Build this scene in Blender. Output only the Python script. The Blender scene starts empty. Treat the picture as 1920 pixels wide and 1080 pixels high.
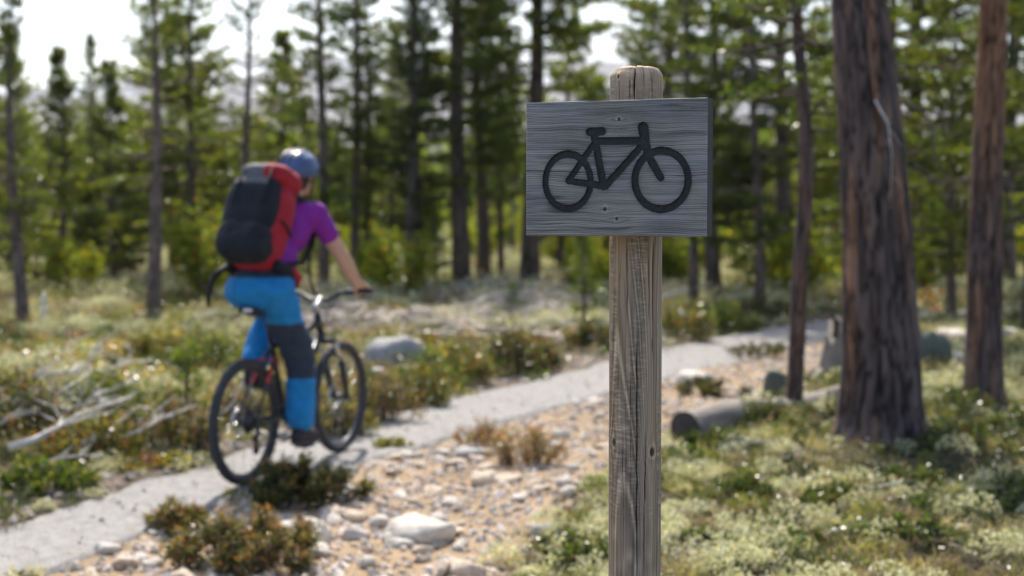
import bpy, math, random
import numpy as np
from mathutils import Vector, Matrix

# ------------------------------------------------------------------ camera, sky, sun, exposure
scene = bpy.context.scene
col = scene.collection
CAM_H = 1.6
PITCH = math.atan(150 / 2667.0)
cd = bpy.data.cameras.new('camera')
cam = bpy.data.objects.new('camera', cd); col.objects.link(cam)
cam.location = (0, 0, CAM_H)
cam.rotation_euler = (math.pi / 2 - PITCH, 0, 0)
cd.lens = 50; cd.sensor_width = 36
cd.clip_start = 0.05; cd.clip_end = 20000
cd.dof.use_dof = True; cd.dof.focus_distance = 2.72; cd.dof.aperture_fstop = 3.2
cd.dof.aperture_blades = 0
scene.camera = cam

SUN_EL, SUN_AZ = math.radians(50), math.radians(-7)      # azimuth measured from +Y towards +X
w = bpy.data.worlds.new('World'); scene.world = w; w.use_nodes = True
nt = w.node_tree
sky = nt.nodes.new('ShaderNodeTexSky'); sky.sky_type = 'NISHITA'; sky.sun_disc = False
sky.sun_elevation = SUN_EL; sky.sun_rotation = SUN_AZ
sky.air_density = 1.0; sky.dust_density = 4.0; sky.ozone_density = 1.0; sky.altitude = 700
bg = nt.nodes['Background']; bg.inputs['Strength'].default_value = 0.15
nt.links.new(sky.outputs[0], bg.inputs[0])

sd = bpy.data.lights.new('sun', 'SUN'); sd.energy = 4.6; sd.angle = math.radians(0.6)
sd.color = (1.0, 0.93, 0.83)
sun = bpy.data.objects.new('sun', sd); col.objects.link(sun)
to_sun = Vector((math.sin(SUN_AZ) * math.cos(SUN_EL), math.cos(SUN_AZ) * math.cos(SUN_EL), math.sin(SUN_EL)))
sun.rotation_euler = to_sun.to_track_quat('Z', 'Y').to_euler()
sun.location = (0, 20, 30)

scene.view_settings.view_transform = 'Standard'
scene.view_settings.look = 'None'
scene.view_settings.exposure = 0.92
scene.view_settings.gamma = 1.0
scene.render.engine = 'CYCLES'
scene.cycles.use_denoising = True
scene.cycles.max_bounces = 8
scene.cycles.transparent_max_bounces = 8
scene.cycles.volume_bounces = 0
scene.cycles.sample_clamp_indirect = 8

# ------------------------------------------------------------------ helpers
rng = np.random.default_rng(7)

def hsh(ix, iy, iz, seed):
    h = (ix.astype(np.int64) * 374761393 + iy.astype(np.int64) * 668265263 + iz.astype(np.int64) * 2147483647 + seed * 1274126177) & 0xffffffff
    h = ((h ^ (h >> 13)) * 1274126177) & 0xffffffff
    h = (h ^ (h >> 16)) & 0xffffffff
    return h / 4294967295.0

def vn(x, y, z=None, seed=0):
    """value noise 0..1"""
    x = np.asarray(x, float); y = np.asarray(y, float)
    z = np.zeros_like(x) if z is None else np.asarray(z, float) + 0 * x
    ix, iy, iz = np.floor(x), np.floor(y), np.floor(z)
    fx, fy, fz = x - ix, y - iy, z - iz
    fx = fx * fx * (3 - 2 * fx); fy = fy * fy * (3 - 2 * fy); fz = fz * fz * (3 - 2 * fz)
    r = 0
    for a in (0, 1):
        for b in (0, 1):
            for c in (0, 1):
                wgt = (fx if a else 1 - fx) * (fy if b else 1 - fy) * (fz if c else 1 - fz)
                r = r + wgt * hsh(ix + a, iy + b, iz + c, seed)
    return r

def fbm(x, y, z=None, seed=0, o=3):
    r = 0; a = 0.5; t = 0; f = 1.0
    for i in range(o):
        r = r + a * vn(np.asarray(x) * f, np.asarray(y) * f, None if z is None else np.asarray(z) * f, seed + i * 17); t += a; a *= 0.5; f *= 2.03
    return r / t

def sstep(a, b, x):
    t = np.clip((np.asarray(x, float) - a) / (b - a), 0, 1)
    return t * t * (3 - 2 * t)

def tag(o, label=None, cat=None, group=None, kind=None):
    if label: o['label'] = label
    if cat: o['category'] = cat
    if group: o['group'] = group
    if kind: o['kind'] = kind
    return o

def empty(name, loc=(0, 0, 0), rz=0.0):
    o = bpy.data.objects.new(name, None); col.objects.link(o)
    o.location = loc; o.rotation_euler = (0, 0, rz); o.empty_display_size = 0.1
    return o

def link(name, me, parent=None):
    o = bpy.data.objects.new(name, me); col.objects.link(o)
    if parent is not None: o.parent = parent
    return o

def np_mesh(name, V, F, mats, colr=None, smooth=False, extra=None):
    me = bpy.data.meshes.new(name)
    me.from_pydata(np.asarray(V, dtype=np.float32), [], np.asarray(F, dtype=np.int32))
    for m in (mats if isinstance(mats, (list, tuple)) else [mats]): me.materials.append(m)
    if colr is not None:
        at = me.attributes.new('col', 'FLOAT_COLOR', 'POINT')
        c = np.ones((len(V), 4), np.float32); c[:, :3] = colr
        at.data.foreach_set('color', c.ravel())
    if extra is not None:
        for k, v in extra.items():
            at = me.attributes.new(k, 'FLOAT_COLOR', 'POINT')
            c = np.ones((len(V), 4), np.float32); c[:, :v.shape[1]] = v
            at.data.foreach_set('color', c.ravel())
    if smooth: me.polygons.foreach_set('use_smooth', np.ones(len(me.polygons), bool))
    me.update()
    return me

def perp(d):
    d = Vector(d).normalized()
    a = Vector((0, 0, 1)) if abs(d.z) < 0.9 else Vector((1, 0, 0))
    u = d.cross(a).normalized()
    return d, u, d.cross(u).normalized()

class MB:
    """collects shapes, builds ONE mesh object"""
    def __init__(s): s.v = []; s.f = []; s.m = []
    def add(s, V, F, m=0):
        o = len(s.v); s.v += [tuple(p) for p in V]
        for f in F: s.f.append(tuple(i + o for i in f)); s.m.append(m)
        return s
    def tube(s, pts, rad, n=10, m=0, caps=True, closed=False):
        pts = [Vector(p) for p in pts]
        if not hasattr(rad, '__len__'): rad = [rad] * len(pts)
        V = []; F = []; k = len(pts)
        u = None
        for i, p in enumerate(pts):
            if closed: d = pts[(i + 1) % k] - pts[i - 1]
            else: d = pts[min(i + 1, k - 1)] - pts[max(i - 1, 0)]
            if d.length < 1e-9: d = Vector((0, 0, 1))
            d.normalize()
            if u is None: _, u, _w = perp(d)
            u = (u - d * u.dot(d))
            if u.length < 1e-6: _, u, _w = perp(d)
            u.normalize(); wv = d.cross(u)
            for j in range(n):
                a = 2 * math.pi * j / n
                V.append(p + (u * math.cos(a) + wv * math.sin(a)) * rad[i])
        for i in range(k if closed else k - 1):
            b = ((i + 1) % k) * n
            for j in range(n):
                F.append((i * n + j, i * n + (j + 1) % n, b + (j + 1) % n, b + j))
        if caps and not closed:
            F.append(tuple(reversed(range(n)))); F.append(tuple((k - 1) * n + j for j in range(n)))
        return s.add(V, F, m)
    def capsule(s, a, b, ra, rb, n=14, m=0):
        a = Vector(a); b = Vector(b); d = (b - a)
        dn = d.normalized() if d.length > 1e-9 else Vector((0, 0, 1))
        pts = []; rad = []
        for t in (-1, -0.92, -0.7, -0.38, 0):
            pts.append(a + dn * ra * t); rad.append(max(ra * math.sqrt(max(0, 1 - t * t)), ra * 0.02))
        for t in (0, 0.38, 0.7, 0.92, 1):
            pts.append(b + dn * rb * t); rad.append(max(rb * math.sqrt(max(0, 1 - t * t)), rb * 0.02))
        return s.tube(pts, rad, n, m)
    def chain(s, pr, n=14, m=0):
        for (a, ra), (b, rb) in zip(pr, pr[1:]): s.capsule(a, b, ra, rb, n, m)
        return s
    def sell(s, c, ax, ay, az, e1=1.0, e2=1.0, nu=24, nv=14, m=0):
        """superellipsoid on axis vectors ax, ay, az; exponents <1 are boxy"""
        c, ax, ay, az = Vector(c), Vector(ax), Vector(ay), Vector(az)
        sp = lambda v, e: math.copysign(abs(v) ** e, v)
        V = []; F = []
        for i in range(nv + 1):
            ph = -math.pi / 2 + math.pi * i / nv
            for j in range(nu):
                th = 2 * math.pi * j / nu
                cp = sp(math.cos(ph), e1) if 0 < i < nv else 0.0
                V.append(c + ax * (cp * sp(math.cos(th), e2)) + ay * (cp * sp(math.sin(th), e2)) + az * sp(math.sin(ph), e1))
        for i in range(nv):
            for j in range(nu):
                F.append((i * nu + j, i * nu + (j + 1) % nu, (i + 1) * nu + (j + 1) % nu, (i + 1) * nu + j))
        return s.add(V, F, m)
    def box(s, c, ax, ay, az, m=0):
        c, ax, ay, az = Vector(c), Vector(ax), Vector(ay), Vector(az)
        V = [c + ax * i + ay * j + az * k for i in (-1, 1) for j in (-1, 1) for k in (-1, 1)]
        return s.add(V, [(0, 1, 3, 2), (4, 6, 7, 5), (0, 4, 5, 1), (2, 3, 7, 6), (0, 2, 6, 4), (1, 5, 7, 3)], m)
    def mesh(s, name, mats, smooth=True):
        me = bpy.data.meshes.new(name)
        me.from_pydata(s.v, [], s.f)
        for m in (mats if isinstance(mats, (list, tuple)) else [mats]): me.materials.append(m)
        me.polygons.foreach_set('material_index', np.array(s.m, np.int32))
        if smooth: me.polygons.foreach_set('use_smooth', np.ones(len(s.f), bool))
        me.update()
        return me
    def build(s, name, mats, parent=None, smooth=True):
        return link(name, s.mesh(name, mats, smooth), parent)

def remesh(mb, name, mats, voxel, parent=None, smooth_it=4, smooth_f=0.5, noise=0.0, nscale=20.0, assign=None):
    """fuse overlapping closed shapes into one continuous surface"""
    me = mb.mesh(name + '_raw', [])
    o = bpy.data.objects.new(name + '_raw', me); col.objects.link(o)
    r = o.modifiers.new('r', 'REMESH'); r.mode = 'VOXEL'; r.voxel_size = voxel
    sm = o.modifiers.new('s', 'SMOOTH'); sm.iterations = smooth_it; sm.factor = smooth_f
    dg = bpy.context.evaluated_depsgraph_get()
    ne = bpy.data.meshes.new_from_object(o.evaluated_get(dg))
    bpy.data.objects.remove(o); bpy.data.meshes.remove(me)
    ne.name = name
    n = len(ne.vertices)
    co = np.empty(n * 3, np.float32); ne.vertices.foreach_get('co', co); co = co.reshape(-1, 3)
    if noise:
        no = np.empty(n * 3, np.float32); ne.vertices.foreach_get('normal', no); no = no.reshape(-1, 3)
        d = fbm(co[:, 0] * nscale, co[:, 1] * nscale, co[:, 2] * nscale * 0.7, seed=5) - 0.5
        co = co + no * (d * noise)[:, None]
        ne.vertices.foreach_set('co', co.ravel())
    ne.materials.clear()
    for m in (mats if isinstance(mats, (list, tuple)) else [mats]): ne.materials.append(m)
    if assign is not None:
        k = len(ne.polygons); ce = np.empty(k * 3, np.float32); ne.polygons.foreach_get('center', ce)
        ne.polygons.foreach_set('material_index', assign(ce.reshape(-1, 3)).astype(np.int32))
    ne.polygons.foreach_set('use_smooth', np.ones(len(ne.polygons), bool))
    ne.update()
    return link(name, ne, parent)

# pixel of the 1920x1080 photograph -> point on level ground / at a depth
def gnd(px, py, z=0.0):
    cx, cy = (px - 960) / 2666.7, (540 - py) / 2666.7
    d = Vector((cx, math.cos(PITCH) + cy * math.sin(PITCH), cy * math.cos(PITCH) - math.sin(PITCH)))
    s_ = (z - CAM_H) / d.z
    return Vector((d.x * s_, d.y * s_, z))
def at(px, py, Y):
    cx, cy = (px - 960) / 2666.7, (540 - py) / 2666.7
    d = Vector((cx, math.cos(PITCH) + cy * math.sin(PITCH), cy * math.cos(PITCH) - math.sin(PITCH)))
    return Vector((0, 0, CAM_H)) + d * (Y / d.y)

# ------------------------------------------------------------------ materials
def new_mat(name):
    m = bpy.data.materials.new(name); m.use_nodes = True
    n = m.node_tree.nodes
    return m, m.node_tree, n['Principled BSDF'], n['Material Output']

def ramp(t, fac, stops):
    r = t.nodes.new('ShaderNodeValToRGB')
    el = r.color_ramp.elements
    while len(el) < len(stops): el.new(0.5)
    for e, (p, c) in zip(el, stops): e.position = p; e.color = (*c, 1)
    t.links.new(fac, r.inputs[0]); return r.outputs[0]

def noise_node(t, scale, detail=4, rough=0.55, vec=None, dist=0.0):
    n = t.nodes.new('ShaderNodeTexNoise'); n.inputs['Scale'].default_value = scale
    n.inputs['Detail'].default_value = detail; n.inputs['Roughness'].default_value = rough
    n.inputs['Distortion'].default_value = dist
    if vec is not None: t.links.new(vec, n.inputs['Vector'])
    return n.outputs['Fac']

def coords(t, scale=(1, 1, 1), which='Object'):
    tc = t.nodes.new('ShaderNodeTexCoord'); mp = t.nodes.new('ShaderNodeMapping')
    mp.inputs['Scale'].default_value = scale
    t.links.new(tc.outputs[which], mp.inputs[0]); return mp.outputs[0]

def bump(t, h, strength, dist, bsdf):
    b = t.nodes.new('ShaderNodeBump'); b.inputs['Strength'].default_value = strength
    b.inputs['Distance'].default_value = dist
    t.links.new(h, b.inputs['Height']); t.links.new(b.outputs[0], bsdf.inputs['Normal'])

def mixc(t, fac, a, b, mode='MIX'):
    n = t.nodes.new('ShaderNodeMix'); n.data_type = 'RGBA'; n.blend_type = mode
    for sock, v in ((n.inputs[0], fac), (n.inputs[6], a), (n.inputs[7], b)):
        if isinstance(v, (int, float)): sock.default_value = v
        elif isinstance(v, tuple): sock.default_value = (*v, 1)
        else: t.links.new(v, sock)
    return n.outputs[2]

def plain(name, c, rough=0.6, var=0.25, scale=30, bmp=0.15, bdist=0.004, metal=0.0, spec=0.5, stretch=(1, 1, 1)):
    m, t, b, o = new_mat(name)
    v = coords(t, stretch)
    f = noise_node(t, scale, 5, 0.6, v)
    lo = tuple(x * (1 - var) for x in c); hi = tuple(min(1, x * (1 + var)) for x in c)
    t.links.new(ramp(t, f, [(0.3, lo), (0.7, hi)]), b.inputs['Base Color'])
    b.inputs['Roughness'].default_value = rough; b.inputs['Metallic'].default_value = metal
    b.inputs['Specular IOR Level'].default_value = spec
    if bmp: bump(t, f, bmp, bdist, b)
    return m

def leafy(name, trans=0.45, rough=0.5, spec=0.35, objvar=0.0, tint=(1.25, 1.35, 0.55)):
    """foliage: colour comes from the per-tuft attribute"""
    m, t, b, o = new_mat(name)
    a = t.nodes.new('ShaderNodeAttribute'); a.attribute_name = 'col'
    c = a.outputs['Color']
    if objvar:
        oi = t.nodes.new('ShaderNodeObjectInfo')
        c = mixc(t, 1.0, c, ramp(t, oi.outputs['Random'], [(0, (1 - objvar, 1 - objvar, 1 - objvar * 0.7)), (1, (1 + objvar, 1 + objvar * 0.8, 1 - objvar * 0.3))]), 'MULTIPLY')
    t.links.new(c, b.inputs['Base Color'])
    b.inputs['Roughness'].default_value = rough; b.inputs['Specular IOR Level'].default_value = spec
    tr = t.nodes.new('ShaderNodeBsdfTranslucent')
    t.links.new(mixc(t, 1.0, c, tint, 'MULTIPLY'), tr.inputs['Color'])
    mx = t.nodes.new('ShaderNodeMixShader'); mx.inputs[0].default_value = trans
    t.links.new(b.outputs[0], mx.inputs[1]); t.links.new(tr.outputs[0], mx.inputs[2])
    t.links.new(mx.outputs[0], o.inputs['Surface'])
    return m

def attr_mat(name, rough=0.85, spec=0.25, bscale=0, bdist=0.001, bstr=0.5, stretch=(1, 1, 1)):
    m, t, b, o = new_mat(name)
    a = t.nodes.new('ShaderNodeAttribute'); a.attribute_name = 'col'
    t.links.new(a.outputs['Color'], b.inputs['Base Color'])
    b.inputs['Roughness'].default_value = rough; b.inputs['Specular IOR Level'].default_value = spec
    if bscale:
        bump(t, noise_node(t, bscale, 5, 0.65, coords(t, stretch)), bstr, bdist, b)
    return m

M = {}
M['needles'] = leafy('pine_needles', 0.55, 0.32, 0.5, 0.28, (1.6, 1.55, 0.5))
M['birch'] = leafy('birch_leaves', 0.58, 0.5, 0.3, 0.2, (1.5, 1.5, 0.5))
M['leaves'] = leafy('heath_leaves', 0.38, 0.3, 0.5, 0.0)
M['lichen'] = leafy('lichen', 0.25, 0.9, 0.1, 0.0, (1.1, 1.1, 0.9))

def bark_mat(name, lo, mid, hi, scale=9.0, bstr=0.9, objvar=0.15):
    m, t, b, o = new_mat(name)
    v = coords(t, (1, 1, 0.22))
    vo = t.nodes.new('ShaderNodeTexVoronoi'); vo.feature = 'DISTANCE_TO_EDGE'; vo.inputs['Scale'].default_value = scale * 1.6
    nz = noise_node(t, scale, 5, 0.65, v, 0.6)
    vv = t.nodes.new('ShaderNodeVectorMath'); vv.operation = 'ADD'
    nzc = t.nodes.new('ShaderNodeTexNoise'); nzc.inputs['Scale'].default_value = scale * 0.8; t.links.new(v, nzc.inputs['Vector'])
    sc_ = t.nodes.new('ShaderNodeVectorMath'); sc_.operation = 'SCALE'; sc_.inputs['Scale'].default_value = 0.12
    t.links.new(nzc.outputs['Color'], sc_.inputs[0]); t.links.new(v, vv.inputs[0]); t.links.new(sc_.outputs[0], vv.inputs[1])
    t.links.new(vv.outputs[0], vo.inputs['Vector'])
    c1 = ramp(t, nz, [(0.3, lo), (0.52, mid), (0.75, hi)])
    crack = ramp(t, vo.outputs['Distance'], [(0.0, (0.25, 0.25, 0.25)), (0.09, (1, 1, 1))])
    c = mixc(t, 1.0, c1, crack, 'MULTIPLY')
    oi = t.nodes.new('ShaderNodeObjectInfo')
    c = mixc(t, 1.0, c, ramp(t, oi.outputs['Random'], [(0, (1 - objvar,) * 3), (1, (1 + objvar, 1 + objvar * 0.9, 1 + objvar * 0.8))]), 'MULTIPLY')
    t.links.new(c, b.inputs['Base Color'])
    b.inputs['Roughness'].default_value = 0.9; b.inputs['Specular IOR Level'].default_value = 0.15
    h = t.nodes.new('ShaderNodeMath'); h.operation = 'MULTIPLY_ADD'
    t.links.new(crack, h.inputs[0]); h.inputs[1].default_value = 0.6; t.links.new(nz, h.inputs[2])
    bump(t, h.outputs[0], bstr, 0.02, b)
    return m
M['bark'] = bark_mat('pine_bark', (0.08, 0.064, 0.058), (0.17, 0.132, 0.118), (0.28, 0.205, 0.17))
M['bark_orange'] = bark_mat('orange_pine_bark', (0.1, 0.062, 0.045), (0.22, 0.12, 0.065), (0.33, 0.18, 0.09))
M['bark_dark'] = bark_mat('dark_bark', (0.055, 0.045, 0.042), (0.11, 0.088, 0.08), (0.17, 0.135, 0.12), 14)
M['deadwood'] = plain('silver_dead_wood', (0.64, 0.59, 0.54), 0.5, 0.35, 14, 0.5, 0.004, stretch=(1, 1, 4))
M['log'] = plain('weathered_log', (0.2, 0.175, 0.15), 0.85, 0.4, 9, 0.6, 0.01, stretch=(0.35, 3, 3))
M['log_end'] = plain('dark_shaded_log_end', (0.045, 0.04, 0.038), 0.95, 0.5, 30, 0.7, 0.01)  # end face coloured dark to carry the log's shaded side

def stone_mat(name, c, lich=(0.3, 0.3, 0.24)):
    m, t, b, o = new_mat(name)
    v = coords(t)
    n1 = noise_node(t, 9, 6, 0.7, v); n2 = noise_node(t, 60, 3, 0.6, v)
    base = ramp(t, n1, [(0.3, tuple(x * 0.6 for x in c)), (0.5, c), (0.72, tuple(min(0.8, x * 1.25) for x in c))])
    speck = mixc(t, ramp(t, n2, [(0.58, (0, 0, 0)), (0.66, (0.5, 0.5, 0.5))]), base, lich)
    t.links.new(speck, b.inputs['Base Color']); b.inputs['Roughness'].default_value = 0.8
    b.inputs['Specular IOR Level'].default_value = 0.35
    bump(t, n1, 0.6, 0.02, b)
    return m
M['stone'] = stone_mat('pale_stone', (0.52, 0.47, 0.41))
M['stone_warm'] = stone_mat('warm_stone', (0.55, 0.44, 0.33))
M['stone_grey'] = stone_mat('grey_stone', (0.3, 0.295, 0.28))
M['stone_green'] = stone_mat('mossy_stone', (0.1, 0.11, 0.085), (0.1, 0.13, 0.05))

# ------------------------------------------------------------------ terrain
PY = np.array([-20, 0, 4.5, 6.5, 7.42, 8.29, 9.18, 10.4, 11.9, 13.4, 15.3, 17.4, 19.4, 20.9, 22.2, 24, 40])
PX = np.array([-9, -4.2, -2.95, -2.33, -2.02, -1.66, -1.25, -0.72, 0.08, 0.96, 1.98, 3.15, 4.5, 6.1, 8.3, 12.5, 50])
PW = np.array([.4, .4, .4, .38, .38, .42, .48, .52, .58, .62, .7, .72, .75, .8, .9, 1.2, 2.0])   # half width measured along x
BY = np.array([-20, 0, 4.0, 6.18, 7.0, 7.9, 9.28, 10.4, 11.4, 12.55, 14.2, 17, 19, 22, 40])
BX = np.array([-6, -2.4, -0.95, -0.05, 0.26, 0.56, 1.0, 1.22, 2.0, 2.65, 3.4, 4.0, 5.0, 8.5, 52])
def zones(x, y):
    x = np.asarray(x, float); y = np.asarray(y, float)
    wob = (fbm(x * 1.7, y * 1.7, seed=3) - 0.5) * 0.5 + (fbm(x * 7, y * 7, seed=4) - 0.5) * 0.22
    xp = np.interp(y, PY, PX); hw = np.interp(y, PY, PW); xb = np.interp(y, BY, BX)
    u = x - xp
    edge = np.abs(u) - hw + wob * 0.28
    gravel = 1 - sstep(-0.08, 0.08, edge)
    dirt = sstep(-0.05, 0.1, u - hw * 0.7) * (1 - sstep(-0.12, 0.16, x - xb + wob * 0.9)) * (1 - sstep(17, 22, y))
    verge = sstep(-0.75, -0.25, u + hw + wob * 1.3) * (1 - sstep(-0.1, 0.1, u + hw + wob * 0.3))
    verge = verge * (1 - sstep(22, 30, y))
    dirt = np.maximum(dirt * (1 - gravel), 0); verge = np.clip(verge * (1 - gravel), 0, 1)
    return gravel, dirt, verge, u, hw, xb

def H(x, y):
    x = np.asarray(x, float); y = np.asarray(y, float)
    g, d, v, u, hw, xb = zones(x, y)
    open_ = np.maximum(g, d * 0.85)
    z = (fbm(x * 0.45, y * 0.45, seed=11) - 0.5) * 0.22 * (1 - open_ * 0.95)
    z = z + (fbm(x * 2.2, y * 2.2, seed=12) - 0.5) * 0.11 * (1 - open_ * 0.85)
    z = z + sstep(0.0, 1.8, x - xb) * 0.07 * (1 - sstep(12, 18, y))
    z = z + (fbm(x * 0.08, y * 0.08, seed=13) - 0.5) * 0.8 * sstep(18, 45, np.hypot(x, y))
    r = np.hypot(x, y)
    z = z + 0.00007 * np.clip(r - 60, 0, 700) ** 2 * (0.6 + 0.8 * fbm(x * 0.004, y * 0.004, seed=14))
    return z
def h1(x, y): return float(H(np.array([x]), np.array([y]))[0])

def axis_y():
    a = list(np.arange(-30, 2, 1.0)) + list(np.arange(2, 5, 0.12)) + list(np.arange(5, 14, 0.045)) + list(np.arange(14, 26, 0.09))
    v = 26.0; st = 0.12
    while v < 1500: a.append(v); v += st; st *= 1.045
    return np.array(a)
def axis_x():
    a = list(np.arange(0, 4.6, 0.05)); v = 4.6; st = 0.06
    while v < 1300: a.append(v); v += st; st *= 1.05
    a = np.array(a); return np.concatenate([-a[:0:-1], a])
ax_, ay_ = axis_x(), axis_y()
GX, GY = np.meshgrid(ax_, ay_)
gx, gy = GX.ravel(), GY.ravel()
gz = H(gx, gy)
g_, d_, v_, u_, hw_, xb_ = zones(gx, gy)
gz = gz - 0.035 * sstep(0.3, 1.0, g_)                     # bed under the gravel sheet
gz = gz + (vn(gx * 14, gy * 14, seed=21) - 0.5) * 0.016 * (np.hypot(gx, gy) < 30)
nx, ny = len(ax_), len(ay_)
idx = np.arange(nx * ny).reshape(ny, nx)
F = np.stack([idx[:-1, :-1], idx[:-1, 1:], idx[1:, 1:], idx[1:, :-1]], -1).reshape(-1, 4)

def ground_mat():
    m, t, b, o = new_mat('heath_ground')
    a = t.nodes.new('ShaderNodeAttribute'); a.attribute_name = 'zone'
    sp = t.nodes.new('ShaderNodeSeparateColor'); t.links.new(a.outputs['Color'], sp.inputs[0])
    v = coords(t)
    n1 = noise_node(t, 2.3, 6, 0.65, v); n2 = noise_node(t, 16, 6, 0.7, v); n3 = noise_node(t, 75, 3, 0.6, v)
    n4 = noise_node(t, 0.33, 5, 0.6, v)
    humus = ramp(t, n2, [(0.3, (0.022, 0.017, 0.012)), (0.5, (0.06, 0.045, 0.03)), (0.72, (0.17, 0.13, 0.1))])
    moss = ramp(t, n2, [(0.3, (0.035, 0.045, 0.014)), (0.6, (0.07, 0.075, 0.028)), (0.8, (0.15, 0.14, 0.07))])
    veg = mixc(t, ramp(t, n1, [(0.42, (0, 0, 0)), (0.6, (1, 1, 1))]), humus, moss)
    farc = ramp(t, n4, [(0.3, (0.06, 0.085, 0.03)), (0.5, (0.12, 0.13, 0.05)), (0.7, (0.2, 0.18, 0.09))])
    veg = mixc(t, sp.outputs[2], veg, farc)
    soil = ramp(t, n1, [(0.3, (0.17, 0.11, 0.06)), (0.5, (0.34, 0.225, 0.115)), (0.7, (0.38, 0.285, 0.185))])
    soil = mixc(t, ramp(t, n3, [(0.4, (0, 0, 0)), (0.7, (0.8, 0.8, 0.8))]), soil, (0.34, 0.3, 0.25))
    soil = mixc(t, ramp(t, n2, [(0.55, (0, 0, 0)), (0.75, (0.8, 0.8, 0.8))]), soil, (0.13, 0.095, 0.062))
    c = mixc(t, sp.outputs[1], veg, soil)
    verge = ramp(t, n3, [(0.3, (0.1, 0.075, 0.055)), (0.6, (0.25, 0.2, 0.16)), (0.75, (0.4, 0.36, 0.32))])
    c = mixc(t, sp.outputs[0], c, verge)
    t.links.new(c, b.inputs['Base Color'])
    b.inputs['Roughness'].default_value = 0.95; b.inputs['Specular IOR Level'].default_value = 0.1
    hh = t.nodes.new('ShaderNodeMath'); hh.operation = 'ADD'; t.links.new(n2, hh.inputs[0]); t.links.new(n3, hh.inputs[1])
    bump(t, hh.outputs[0], 0.7, 0.02, b)
    return m
far = sstep(25, 55, np.hypot(gx, gy))
zone = np.stack([v_ * 0.85, d_, far], 1)
ground = link('ground', np_mesh('ground', np.stack([gx, gy, gz], 1), F, ground_mat(), smooth=True, extra={'zone': zone}))
tag(ground, 'brown heath floor with tan stony soil beside the gravel path', 'ground', kind='structure')

# gravel path: its own sheet with ragged edges
ts = np.concatenate([np.arange(2, 15, 0.06), np.arange(15, 26, 0.12)])
ws = np.linspace(-1.35, 1.35, 40)
PT, PS = np.meshgrid(ts, ws, indexing='ij')
pxx = np.interp(PT, PY, PX) + PS * np.interp(PT, PY, PW)
pg = zones(pxx.ravel(), PT.ravel())[0]
pz = H(pxx.ravel(), PT.ravel()) + 0.012 - 0.06 * (1 - sstep(0.25, 0.75, pg)) + (vn(pxx.ravel() * 30, PT.ravel() * 30, seed=31) - 0.5) * 0.012
idx = np.arange(PT.size).reshape(PT.shape)
F = np.stack([idx[:-1, :-1], idx[:-1, 1:], idx[1:, 1:], idx[1:, :-1]], -1).reshape(-1, 4)
m, t, b, o = new_mat('grey_gravel')
v = coords(t); n1 = noise_node(t, 3, 5, 0.6, v); n2 = noise_node(t, 110, 3, 0.7, v)
vo = t.nodes.new('ShaderNodeTexVoronoi'); vo.inputs['Scale'].default_value = 85; t.links.new(v, vo.inputs['Vector'])
cg = mixc(t, 0.55, ramp(t, n2, [(0.3, (0.11, 0.106, 0.1)), (0.7, (0.34, 0.33, 0.315))]), ramp(t, vo.outputs['Color'], [(0, (0.16, 0.155, 0.15)), (1, (0.4, 0.395, 0.38))]))
n5 = noise_node(t, 14, 5, .7, v); cg = mixc(t, ramp(t, n5, [(.42, (0, 0, 0)), (.62, (.75, .75, .75))]), cg, mixc(t, 1.0, cg, (.62, .6, .56), 'MULTIPLY'))
cg = mixc(t, ramp(t, n1, [(0.5, (0, 0, 0)), (0.8, (0.6, 0.6, 0.6))]), cg, (0.27, 0.23, 0.19))
t.links.new(cg, b.inputs['Base Color']); b.inputs['Roughness'].default_value = 0.9
bump(t, vo.outputs['Distance'], 0.7, 0.01, b)
gp = link('gravel_path', np_mesh('gravel_path', np.stack([pxx.ravel(), PT.ravel(), pz], 1), F, m, smooth=True))
tag(gp, 'narrow pale grey gravel path winding through the heath', 'path', kind='structure')

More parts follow.
